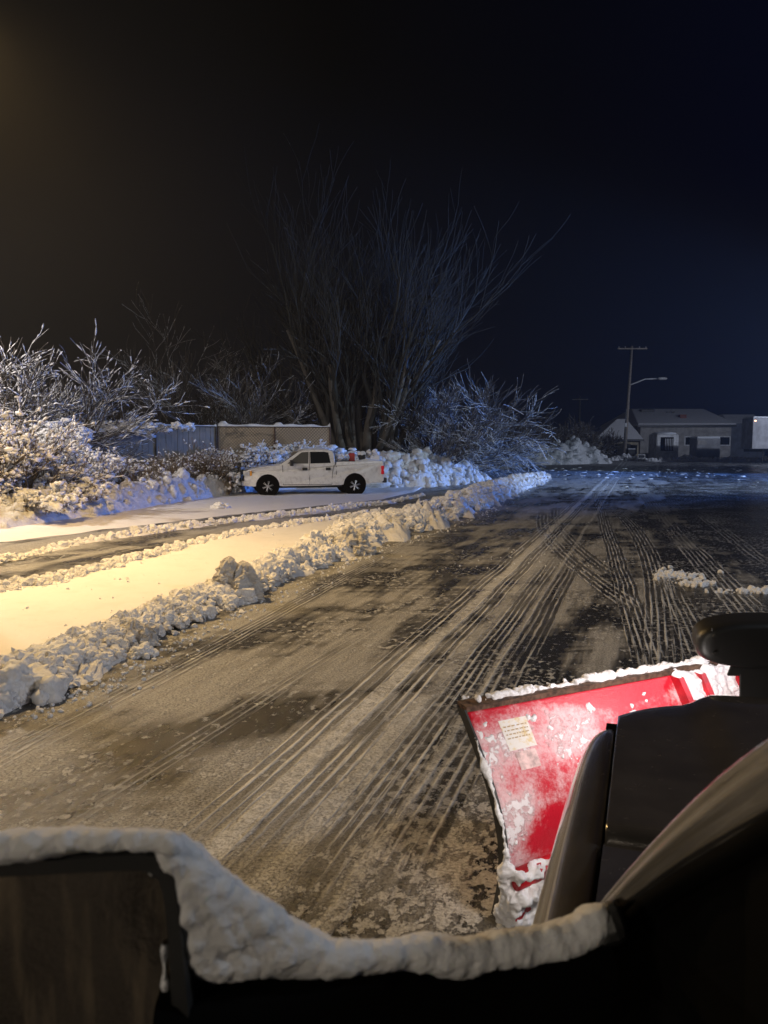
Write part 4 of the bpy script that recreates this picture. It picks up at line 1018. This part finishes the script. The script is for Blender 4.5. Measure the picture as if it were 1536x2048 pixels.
# rubber window frame and dark door inside
m = MB(); m.tube([P(a[0]+4, a[1]+10, a[2]-.004) for a in A_low], [.012]*len(A_low), 8); pb(m, 'window_seal', BLACK_MATT, smooth=True)
rows = []
for a in A_low:
    p = P(*a); rows.append([p+Vector((.0,-.005,.01)), p+Vector((.005,-.01,-.10)), p+Vector((.0,-.02,-.3)), p+Vector((0,-.03,-.9))])
m = MB(); m.grid(rows); pb(m, 'door', BLACK_MATT)
m = MB(); m.hexa([P(1188,1905,.70),P(1262,1880,.70),P(1262,1880,.86),P(1190,1900,.86),P(1196,1815,.72),P(1230,1790,.72),P(1232,1790,.90),P(1198,1815,.90)]); pb(m, 'mirror_mount', BLACK_PL, bevel=.012)
# mirror arm
m = MB()
arm = [(330,1960),(450,1968),(600,1955),(750,1945),(900,1958),(1050,1940),(1165,1905),(1215,1880)]
rows = []
for i, (x, y) in enumerate(arm):
    Yc = .62+.10*i/7; zt = P(x, y, Yc).z+.004; xx = P(x, y, Yc).x
    rows.append([Vector((xx, Yc-.045, zt-.22)), Vector((xx, Yc-.045, zt-.03)), Vector((xx, Yc-.03, zt-.005)), Vector((xx, Yc, zt)), Vector((xx, Yc+.04, zt-.035)), Vector((xx, Yc+.05, zt-.06)), Vector((xx, Yc+.05, zt-.22))])
m.grid(rows, closed=True); pb(m, 'mirror_arm', BLACK_MATT, smooth=True)
# mirror head
MY = .60
outer = [(-420,1735),(-200,1728),(0,1718),(150,1706),(290,1697),(322,1703),(343,1722),(354,1752),(368,1850),(380,1960),(388,2060),(394,2300),(-420,2300)]
inner = [(-420,1768),(-200,1762),(0,1751),(150,1744),(275,1738),(300,1744),(318,1760),(326,1785),(334,1850),(340,1960),(343,2060),(344,2270),(-420,2270)]
m = MB(); n = len(outer)
ro = [P(x, y, MY) for x, y in outer]; ri = [P(x, y, MY+.002) for x, y in inner]; rb = [p+Vector((0,.012,0)) for p in ri]; oo = [Vector((p.x*1.0-.004, p.y+.085, p.z-.062)) for p in ro]
off = Vector((0,.004,0)); of2 = [a.lerp(b, .12)+Vector((0,-.006,0)) for a, b in zip(ro, ri)]; of3 = [a.lerp(b, .85)+Vector((0,-.006,0)) for a, b in zip(ro, ri)]
m.grid([oo, ro, of2, of3, ri, rb], closed=True); m.f.append(tuple(range(n-1,-1,-1))); mh = pb(m, 'mirror_housing', BLACK_PL, smooth=False)
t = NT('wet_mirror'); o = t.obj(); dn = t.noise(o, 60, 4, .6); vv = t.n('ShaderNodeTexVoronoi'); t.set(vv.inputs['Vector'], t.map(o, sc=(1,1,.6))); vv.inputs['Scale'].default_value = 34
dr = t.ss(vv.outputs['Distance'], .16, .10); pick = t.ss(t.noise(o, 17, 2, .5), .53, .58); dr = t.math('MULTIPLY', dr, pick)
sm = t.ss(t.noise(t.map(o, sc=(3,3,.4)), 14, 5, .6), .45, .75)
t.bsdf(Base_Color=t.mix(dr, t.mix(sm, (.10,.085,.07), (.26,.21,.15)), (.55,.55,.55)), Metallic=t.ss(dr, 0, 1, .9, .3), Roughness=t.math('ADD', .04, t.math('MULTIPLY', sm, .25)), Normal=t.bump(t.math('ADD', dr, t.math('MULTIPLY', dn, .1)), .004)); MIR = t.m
m = MB(); g0 = [P(x, y, MY)+Vector((0,.010,0)) for x, y in inner]; g1 = [p+Vector((0,.004,0)) for p in g0]
m.v = [tuple(p) for p in g0+g1]; m.f = [tuple(range(n)), tuple(range(2*n-1, n-1, -1))]; pb(m, 'mirror_glass', MIR)
mm = MB(); mm.grid([[P(318+12*a/4+3*math.sin(b*1.1)*(1 if a > 2 else -1), 1900+b*12, MY)+Vector((0,.008-.003*math.sin(math.pi*a/4),0)) for a in range(5)] for b in range(26)]); pb(mm, 'reflection_strip', SNOW_D, smooth=True)  # pale strip laid on the glass in place of a reflection
# snow on mirror and arm
def heaped(cols, Yf, label, name, seed, rmax=38, dep=(-.014,.045), voxel=.0024):
    rng = random.Random(seed); mb = MB(); random.seed(seed)
    n = int((cols[-1][0]-cols[0][0])/7)
    for i in range(n+1):
        x = cols[0][0]+(cols[-1][0]-cols[0][0])*i/n
        k = max(j for j in range(len(cols)-1) if cols[j][0] <= x+1e-6); c0, c1 = cols[k], cols[k+1]; f = (x-c0[0])/(c1[0]-c0[0])
        yu = c0[1]+(c1[1]-c0[1])*f; yl = c0[2]+(c1[2]-c0[2])*f; H = yl-yu
        for j in range(max(6, int(H/3.5))):
            r = min(H/2, rmax*rng.uniform(.45, 1.)); y = rng.uniform(yu+r, yl-r) if H > 2*r+.1 else (yu+yl)/2
            if j < 2: r = min(H/2, rmax*rng.uniform(.65,.85)); y = yu+r*.92
            if j == 2: r = min(H/2, rmax*rng.uniform(.5,.8)); y = yl-r
            d = rng.uniform(*dep) if j % 2 else rng.uniform(-.028, -.010); Y = Yf(x)+d
            mb.blob(P(x, y, Y), r*Y/1536, .12, 1)
    o = snow_mass(mb, name, SNOW_NEAR, voxel, [(.0034, 14), (.0022, 45), (.0013, 120), (.0010, 300)], None, 10)
    return tag(o, label, 'snow')
heaped([(318,1662,1700),(345,1668,1725),(365,1680,1790),(385,1692,1885),(400,1708,1955),(430,1735,1968),(480,1768,1964),(540,1806,1956),(600,1845,1954),(650,1874,1952),(700,1885,1950),(760,1880,1948),(800,1880,1940),(860,1870,1946),(920,1876,1962),(980,1866,1946),(1040,1860,1938),(1100,1852,1932),(1150,1834,1916),(1190,1808,1876),(1207,1808,1835)],
       lambda x: .625+.12*(x-300)/900, 'thick snow heaped on the mirror arm, sloping down to the door', 'snow_heap', 3)
heaped([(-330,1672,1738),(0,1668,1728),(60,1662,1722),(130,1656,1714),(180,1654,1708),(250,1655,1703),(300,1659,1700),(330,1664,1702),(345,1670,1712)],
       lambda x: .615, 'snow layer along the top of the side mirror housing', 'snow_layer', 4, 30, (-.006, .05))
random.seed(5)

# ------------------------------------------------------------------ plow blade (left wing faces the camera with its back)
def blade_mat():
    t = NT('frosted_red_paint'); u = t.n('ShaderNodeUVMap').outputs[0]; o = t.obj()
    s = t.n('ShaderNodeSeparateXYZ'); t.set(s.inputs[0], u); U, V = s.outputs[0], s.outputs[1]
    nb = t.noise(o, 2.6, 6, .62, .5); nm = t.noise(t.map(o, loc=(4,2,9)), 9, 7, .7); nf = t.noise(o, 60, 5, .75); ng = t.noise(o, 24, 4, .7)
    # frost is heaviest across the upper left and along the left edge, clear patches in the middle band and by the top rail
    f = t.math('ADD', t.math('MULTIPLY', nb, .55), t.math('MULTIPLY', nm, .45))
    def spot(cu, cv, ru, rv_, amt):
        a = t.math('DIVIDE', t.math('SUBTRACT', U, cu), ru); b = t.math('DIVIDE', t.math('SUBTRACT', V, cv), rv_)
        d = t.math('ADD', t.math('MULTIPLY', a, a), t.math('MULTIPLY', b, b)); return t.math('MULTIPLY', t.ss(d, 1., 0.), amt)
    f = t.math('ADD', f, spot(.10,.70,.34,.36,.115)); f = t.math('ADD', f, spot(.30,.84,.5,.18,.10))
    f = t.math('ADD', f, spot(.02,.42,.12,.42,.11)); f = t.math('ADD', f, spot(.9,.75,.28,.6,.20)); f = t.math('ADD', f, spot(.22,.05,.5,.13,.18))
    f = t.math('SUBTRACT', f, spot(.20,.42,.17,.14,.22)); f = t.math('SUBTRACT', f, spot(.52,.97,.30,.10,.26)); f = t.math('SUBTRACT', f, spot(.36,.55,.12,.16,.17))
    thin = t.math('MULTIPLY', t.ss(t.math('ADD', f, t.math('MULTIPLY', t.math('SUBTRACT', nf, .5), .30)), .50, .74), .60)
    fs = t.math('ADD', f, t.math('MULTIPLY', t.math('SUBTRACT', ng, .5), .42)); thick = t.ss(fs, .68, .76)
    cov = t.math('MAXIMUM', thin, t.math('MULTIPLY', thick, .92))
    red = t.mix(t.noise(o, 12, 4, .6), (.42,.006,.016), (.60,.014,.035))
    c = t.mix(cov, red, (.80,.78,.79))
    h = t.math('ADD', t.math('MULTIPLY', thick, .012), t.math('MULTIPLY', nf, .004))
    t.bsdf(Base_Color=c, Roughness=t.ss(cov, 0, .8, .32, .7), Normal=t.bump(h, 1., .6)); return t.m
RED = blade_mat()
BLc, TLc = P(1000,1838,3.22), P(930,1418,3.42); apex_t = Vector((1.905, 4.10, .925)); apex_b = Vector((1.93, 4.22, .05))
nb_ = Vector((.42, -.9, 0)).normalized()
def blade_pt(u, v, back=0.):
    p = BLc.lerp(apex_b, u).lerp(TLc.lerp(apex_t, u), v)
    return p+nb_*(.16*math.sin(math.pi*min(1, v*1.0))-.02*(2*v-1)**2+back)
def blade_uv(o, rowsn, coln):
    me = o.data; uv = me.uv_layers.new(name='UVMap')
    for poly in me.polygons:
        for li in poly.loop_indices:
            vi = me.loops[li].vertex_index; r_, c_ = divmod(vi, coln); uv.data[li].uv = (r_/(rowsn-1), c_/(coln-1)) if r_ < rowsn else (.5,.5)
NU, NV = 61, 31
m = MB(); m.grid([[blade_pt(i/(NU-1), j/(NV-1))-Vector((0,0,0)) for j in range(NV)] for i in range(NU)]); o = pb(m, 'plow_blade', RED, smooth=True); blade_uv(o, NU, NV)
sd = o.modifiers.new('thick', 'SOLIDIFY'); sd.thickness = .012; sd.offset = 0
BLADE = o
bd = lambda mb, name, mat, **kw: pb(mb, name, mat, BLADE, **kw)
# top rail (a channel lip), left edge flange, cutting edge
m = MB(); rows = []
for i in range(41):
    u = i/40*1.0; a = blade_pt(u, 1, .0); rows.append([a+Vector((0,0,-.014))+nb_*.030, a+Vector((0,0,.012))+nb_*.034, a+Vector((0,0,.016))-nb_*.05, a+Vector((0,0,-.01))-nb_*.052])
m.grid(rows, closed=True); m.f.append((0,1,2,3)); bd(m, 'top_rail', RUSTY)
m = MB(); rows = []
for j in range(31):
    v = j/30; a = blade_pt(0, v, 0); w = (blade_pt(0, v)-blade_pt(.05, v)).normalized(); rows.append([a+nb_*.03, a+w*.010+nb_*.03, a+w*.014-nb_*.035, a-nb_*.035])
m.grid(rows, closed=True); bd(m, 'end_flange', STEEL)
m = MB(); rows = []
for i in range(21):
    u = i/20; a = blade_pt(u, 0, 0); rows.append([a+Vector((0,0,.06))+nb_*.02, a+Vector((0,0,-.05))+nb_*.0, a+Vector((0,0,-.05))-nb_*.02, a+Vector((0,0,.06))-nb_*.0])
m.grid(rows, closed=True); bd(m, 'cutting_edge', STEEL)
REDP = simple('red_steel', (.46,.008,.018), .4, nscale=9, namt=.4)
# horizontal ribs
m = MB(); m.tube([blade_pt(.01+.99*i/20, .255, .045) for i in range(21)], .045, 10); bd(m, 'lower_rib', REDP, smooth=True)
m = MB()
rows = []
for i in range(21):
    u = .01+.99*i/20; a = blade_pt(u, .07, .0); rows.append([a+nb_*.10+Vector((0,0,.03)), a+nb_*.10-Vector((0,0,.02)), a-Vector((0,0,.03)), a+Vector((0,0,.03))])
m.grid(rows, closed=True); m.f.append((0,1,2,3)); bd(m, 'base_angle', REDP)
# vertical ribs
for u in (.03, .74, .83, .97):
    m = MB(); rows = []
    for j in range(21):
        v = .02+.96*j/20; rows.append([blade_pt(u-.012, v, -.01), blade_pt(u-.010, v, .07), blade_pt(u+.010, v, .07), blade_pt(u+.012, v, -.01)])
    m.grid(rows, closed=True)
    if u > .1: bd(m, 'vertical_rib', REDP)
for u in (.115, .60): m = MB(); m.tube([blade_pt(u, .24, .06), blade_pt(u, .24, .16)], .04, 10); m.tube([blade_pt(u, .14, .02), blade_pt(u, .20, .10)], .03, 8); bd(m, 'trip_spring_bracket', STEEL)
# yellow label with small print (warning label, partly iced over)
YEL = simple('label_yellow', (.62,.40,.06), .5, nscale=20, namt=.3); PRINT = simple('label_print', (.42,.30,.16), .6)
def patch(u0, u1, v0, v1, back, mat, name, parent=BLADE):
    mm = MB(); mm.grid([[blade_pt(u0+(u1-u0)*i/6, v0+(v1-v0)*j/6, back) for j in range(7)] for i in range(7)]); o = pb(mm, name, mat, parent, smooth=True); return o
LABF = NT('iced_label'); oo_ = LABF.obj(); nn = LABF.noise(oo_, 22, 6, .7)
LABF.bsdf(Base_Color=LABF.mix(LABF.ss(nn, .36, .52, .25, .95), (.62,.42,.10), (.72,.69,.66)), Roughness=.6); LABF = LABF.m
lab = patch(.085, .175, .80, .925, .010, LABF, 'warning_label')
mm = MB()
for r_ in range(4):
    v = .90-.016*r_
    u = .092
    while u < .165:
        w = random.uniform(.004, .012); q = [blade_pt(u, v, .0125), blade_pt(min(u+w, .168), v, .0125), blade_pt(min(u+w, .168), v-.005, .0125), blade_pt(u, v-.005, .0125)]
        mm.add(q, [(0,1,2,3)]); u += w+.004
pb(mm, 'label_print', PRINT, lab)
patch(.10, .165, .715, .79, .010, simple('label_white', (.60,.42,.40), .6, nscale=22, namt=.4), 'white_label')
# snow stuck on the blade
SN2 = snow_mat('blade_snow', col=(.78,.77,.78), dirt=.3, bscale=40, bd=.008)
m = MB()
def crust(pts, rad, n=9):
    rows = []
    for i, p in enumerate(pts):
        a = (pts[min(i+1, len(pts)-1)]-pts[max(i-1, 0)]).normalized(); x = a.cross(Vector((0,0,1))); x = x.normalized() if x.length > .05 else Vector((1,0,0)); y = x.cross(a); r_ = []
        for k in range(n):
            t = 2*math.pi*k/n; q = x*math.cos(t)+y*math.sin(t); g = p+q*.02
            r_.append(p+q*rad*max(.15, .7+1.3*noise.noise(g*6)+.7*noise.noise(g*22)+.45*noise.noise(g*70)))
        rows.append(r_)
    m.grid(rows, closed=True)
crust([blade_pt(i/320, 1, 0)+Vector((0,0,.018))-nb_*.015 for i in range(321)], .024, 14)
crust([blade_pt(0, i/240, .03)+Vector((-.012,0,0)) for i in range(215)], .014, 12)
crust([blade_pt(0, i/240, .03)+Vector((-.012,0,0)) for i in range(0,100)], .027, 14)
for i in range(60):
    u = random.uniform(-.015, 1.0); m.chip(blade_pt(max(u,0), 1, 0)+Vector((0,0,.03))-nb_*random.uniform(-.01,.04), random.uniform(.008,.02), 1)
for i in range(260):
    u = random.uniform(0, .55); a = blade_pt(u, .255+random.gauss(.02,.015), .07+random.uniform(-.03,.02)); m.chip(a, .008+.02*random.random()**2, 1)
for i in range(700):
    u = random.uniform(0, .5); a = blade_pt(u, random.choice((random.uniform(.10,.20), random.uniform(.10,.20), random.uniform(.0,.05))), random.uniform(.02,.10)); m.blob(a, .014+.03*random.random()**2, .3, 1)
for i in range(1500):
    u = random.uniform(0, .62); v = random.uniform(.3, .93); q = blade_pt(u, v, 0)
    if noise.fractal(q*4.5, 1., 2., 4)+.25*(v-.55)-.25*u+.25*(u < .06) < .16: continue
    m.chip(blade_pt(u, v, .002), .006+.015*random.random()**2, 0)
for i in range(260):
    u = random.uniform(.76,.99); v = random.uniform(.5,.97); m.blob(blade_pt(u, v, .01), random.uniform(.012,.05), .35, 1)
m.v = [tuple(Vector(v)-plow.location) for v in m.v]; snow_mass(m, 'stuck_snow', SN2, .0065, [(.008, 14), (.006, 45), (.003, 110)], BLADE)
# right wing of the v shaped blade
m = MB(); q0 = apex_b; q1 = apex_t; dR = Vector((.62,-.78,0)); NU2 = 21
nR = Vector((-.78,-.62,0)).normalized()
m.grid([[q0.lerp(q1, j/12)+dR*1.5*i/20+nR*.16*math.sin(math.pi*j/12) for j in range(13)] for i in range(NU2)]); o = pb(m, 'right_wing', REDP, smooth=True); sd = o.modifiers.new('thick', 'SOLIDIFY'); sd.thickness = .012
# push frame
m = MB(); e0 = W_(.95,.30,.35); e1 = W_(.95,1.1,.35); m.tube([e0, W_(2.0,.55,.25)], .05, 8); m.tube([e1, W_(2.0,.7,.25)], .05, 8); m.tube([W_(1.0,.2,.55), W_(1.0,1.3,.55)], .05, 8); pb(m, 'push_frame', STEEL)
# plow light
LY = 2.95; LC = P(1530, 1288, LY); root = None
def lamp_ring(k, dy, top=1241, bot=1334, l=1391, r=1668, ex=2.8):
    cx, cz = (l+r)/2, (top+bot)/2; out = []
    for i in range(48):
        a = 2*math.pi*i/48; ca, sa = math.cos(a), math.sin(a)
        X = cx+(r-l)/2*k*math.copysign(abs(ca)**(2/ex), ca); Z = cz-(bot-top)/2*k*math.copysign(abs(sa)**(2/ex), sa)
        p = P(X, Z, LY); out.append(p+hv*dy)
    return out
m = MB(); rr = [lamp_ring(.72,-.045,ex=3.2), lamp_ring(.86,-.040,ex=3), lamp_ring(.95,-.022), lamp_ring(1.,.01), lamp_ring(1.0,.10), lamp_ring(1.02,.13), lamp_ring(1.02,.145), lamp_ring(.97,.15)]
m.grid(rr, closed=True); m.f.append(tuple(range(47,-1,-1))); pl = pb(m, 'plow_light', BLACK_PL, smooth=True)
LEDW = NT('lamp_glow'); LEDW.bsdf(Base_Color=(.9,.9,.9), Emission_Color=(1,.9,.85), Emission_Strength=12.); LEDW = LEDW.m
m = MB(); m.grid([lamp_ring(.94,.150), lamp_ring(.1,.155)], closed=True); pb(m, 'lens', LEDW, pl, smooth=True)
m = MB(); 
for px in (1424,):
    m.tube([P(px,1256,LY-.03), P(px+3,1322,LY-.03)], .003, 5)
for q in (1272, 1306): m.lathe([(.006,-.006),(.006,.0)], P(1428,q,LY-.045), 'Y', 8)
pb(m, 'screw', STEEL, pl)
m = MB(); m.hexa([P(1452,1352,LY+.02),P(1640,1352,LY+.02),P(1640,1352,LY+.12),P(1462,1352,LY+.12),P(1462,1326,LY+.02),P(1640,1326,LY+.02),P(1640,1326,LY+.12),P(1470,1326,LY+.12)])
m.hexa([P(1478,1420,LY+.02),P(1620,1420,LY+.02),P(1620,1420,LY+.1),P(1482,1420,LY+.1),P(1478,1345,LY+.02),P(1620,1345,LY+.02),P(1620,1345,LY+.1),P(1482,1345,LY+.1)])
q = P(1540,1400,LY+.06); m.tube([q, Vector((q.x, q.y, .5))], .035, 8); pb(m, 'light_bracket', BLACK_PL, bevel=.008)

# ------------------------------------------------------------------ lamps
def light(name, ty, loc, col, e, size=.2, target=None, angle=None, blend=.5):
    d = bpy.data.lights.new(name, ty); d.energy = e; d.color = col
    if ty in ('POINT', 'SPOT'): d.shadow_soft_size = size
    if ty == 'SPOT': d.spot_size = R(angle); d.spot_blend = blend
    o = bpy.data.objects.new(name, d); COL.objects.link(o); o.location = loc
    if target is not None: o.rotation_euler = (Vector(target)-Vector(loc)).to_track_quat('-Z', 'Y').to_euler()
    return o
def street_lamp(x, y, h, label, lens, reach=(1.5, 0)):  # also builds the posts of the added fill lamps
    root = empty('street_lamp', (x, y, 0)); tag(root, label, 'street lamp')
    m = MB(); m.tube([(0,0,0), (0,0,h*.5), (0,0,h+.2)], [.12,.09,.06], 10); m.build('pole', STEEL, root, smooth=True)
    m = MB(); m.tube([(0,0,h), (reach[0]*.6, reach[1]*.6, h+.35), (reach[0], reach[1], h+.3)], .04, 8); m.build('arm', STEEL, root)
    m = MB(); m.box((reach[0], reach[1], h+.27), (.6,.3,.12)); m.build('lamp_head', STEEL, root, bevel=.04)
    m = MB(); m.box((reach[0], reach[1], h+.195), (.45,.22,.02)); m.build('lens', lens, root)
def glow(name, c, s):
    t = NT(name); t.bsdf(Base_Color=(.8,.8,.8), Emission_Color=c, Emission_Strength=s); return t.m
WARM = (1., .63, .235)
L1 = (-6.95, 12.6, 9.3)
street_lamp(L1[0]-1.5, L1[1], L1[2]-.1, 'sodium street lamp beyond the upper left picture edge', glow('sodium_glow', WARM, 8))
light('sodium_light', 'SPOT', (L1[0], L1[1], L1[2]-.2), WARM, 6600, .22, (L1[0]-.8, L1[1]-.6, 0), 170, 1.)
L2 = (-15.5, 20.5, 8)  # unseen lamp added to brighten the pickup and the snow bank
street_lamp(L2[0]-1.5, L2[1], L2[2]-.1, 'added pale fill lamp beyond the left picture edge near the snow bank', glow('pale_glow', (1,.85,.7), 6))
light('pale_fill', 'SPOT', L2, (1,.88,.78), 4800, .2, (L2[0]+4, L2[1]+2, 0), 165, .4)
L3 = (25, 32, 9)
street_lamp(L3[0]+1.5, L3[1], L3[2]-.1, 'cool white street lamp beyond the right picture edge', glow('cool_glow', (.6,.75,1), 6), (-1.5, 0))
light('cool_light', 'SPOT', L3, (.68,.83,1.), 13500, .2, (8, 50, 2), 108, .6)
L4 = (44, 47, 7)
street_lamp(L4[0]+1.5, L4[1], L4[2]-.1, 'blue lamp on a post at the right end of the far lot', glow('blue_glow', (.2,.4,1), 6), (-1.5, 0))
light('blue_light', 'SPOT', L4, (.07,.26,1.), 80000, .3, (14, 45, 0), 60, .3)
L5 = (50, 72, 10)  # lamp added out of view to brighten the far buildings
street_lamp(L5[0]-1.5, L5[1], L5[2]-.1, 'added grey fill lamp lighting the far building fronts', glow('grey_glow', (.8,.85,1), .2))
light('grey_fill', 'SPOT', L5, (.72,.80,1.), 10000, .3, (34, 108, 2), 150, .5)
L6 = (15, 3.5, 8.5)  # fill lamp added for the near ridge faces and the road
street_lamp(L6[0]+1.5, L6[1], L6[2]-.1, 'added neutral white fill lamp beyond the right picture edge beside the plow truck', glow('neutral_glow', (.85,.9,1), 6), (-1.5, 0))
light('neutral_fill', 'SPOT', L6, (.82,.89,1.), 3000, .8, (0, 9, 0), 140, .5)
L7 = (-7, -8.5, 7.5)  # unseen fill lamp added to lift the mirror snow and ridge faces
street_lamp(L7[0]-1.5, L7[1], L7[2]-.1, 'added soft warm fill lamp behind the plow truck on the left', glow('soft_glow', (1,.88,.72), 5))
light('soft_fill', 'SPOT', L7, (1.,.86,.68), 1600, .5, (-2, 6, 0), 150, .6)
hl = P(1530, 1290, LY)+hv*.19
light('plow_light_beam', 'SPOT', hl, (1,.90,.90), 44, .05, hl+hv*2+rv*-.7+Vector((0,0,-.9)), 150, .5)
h2 = W_(1.0, .02, .95)
m = MB(); m.box(h2-hv*.07+Vector((0,0,0)), (.2,.08,.2), -HD); pb(m, 'headlight', LEDW, bevel=.02)
light('headlight_beam', 'SPOT', h2+hv*.05, (1,.9,.84), 18, .06, h2+hv*2-rv*.5+Vector((0,0,-.3)), 150, .6)

# ------------------------------------------------------------------ night sky
w = bpy.data.worlds.new('World'); scene.world = w; w.use_nodes = True; nt = w.node_tree; nt.nodes.clear()
out = nt.nodes.new('ShaderNodeOutputWorld'); bg = nt.nodes.new('ShaderNodeBackground'); nt.links.new(bg.outputs[0], out.inputs[0])
tc = nt.nodes.new('ShaderNodeTexCoord'); sp = nt.nodes.new('ShaderNodeSeparateXYZ'); nt.links.new(tc.outputs['Generated'], sp.inputs[0])
rp = nt.nodes.new('ShaderNodeValToRGB'); mr = nt.nodes.new('ShaderNodeMapRange'); mr.inputs[1].default_value = -.6; mr.inputs[2].default_value = .6
nt.links.new(sp.outputs[0], mr.inputs[0]); nt.links.new(mr.outputs[0], rp.inputs[0])
cr = rp.color_ramp; cr.elements[0].position = 0; cr.elements[0].color = (.0085,.0075,.0066,1); cr.elements[1].position = 1; cr.elements[1].color = (.0003,.0010,.0085,1)
e_ = cr.elements.new(.45); e_.color = (.0014,.0013,.0015,1); e_ = cr.elements.new(.66); e_.color = (.0005,.0008,.0030,1)
nt.links.new(rp.outputs[0], bg.inputs[0]); bg.inputs[1].default_value = 1.
# moonless sky glow behind the camera is included in the same gradient

# haze
HAZE = True
if HAZE:
    t = bpy.data.materials.new('haze'); t.use_nodes = True; nt = t.node_tree; nt.nodes.clear(); out = nt.nodes.new('ShaderNodeOutputMaterial'); pv = nt.nodes.new('ShaderNodeVolumePrincipled')
    pv.inputs['Density'].default_value = .0006; pv.inputs['Color'].default_value = (.85,.87,.9,1); pv.inputs['Anisotropy'].default_value = .3; nt.links.new(pv.outputs[0], out.inputs['Volume'])
    m = MB(); m.box((0, 230, 17.), (620, 780, 36)); o = m.build('haze', t); tag(o, kind='stuff')

# ------------------------------------------------------------------ camera
cam = bpy.data.cameras.new('camera'); co = bpy.data.objects.new('camera', cam); COL.objects.link(co); scene.camera = co
co.location = (0, 0, CZ); co.rotation_euler = (math.pi/2-TH, 0, 0)
cam.sensor_fit = 'VERTICAL'; cam.sensor_height = 36; cam.lens = 36*F/2048; cam.clip_end = 2000; cam.clip_start = .02
cam.dof.use_dof = True; cam.dof.focus_distance = 14; cam.dof.aperture_fstop = cam.lens/3.2
scene.view_settings.view_transform = 'Standard'; scene.view_settings.look = 'None'; scene.view_settings.exposure = 0; scene.view_settings.gamma = 1
scene.render.resolution_x = 768; scene.render.resolution_y = 1024
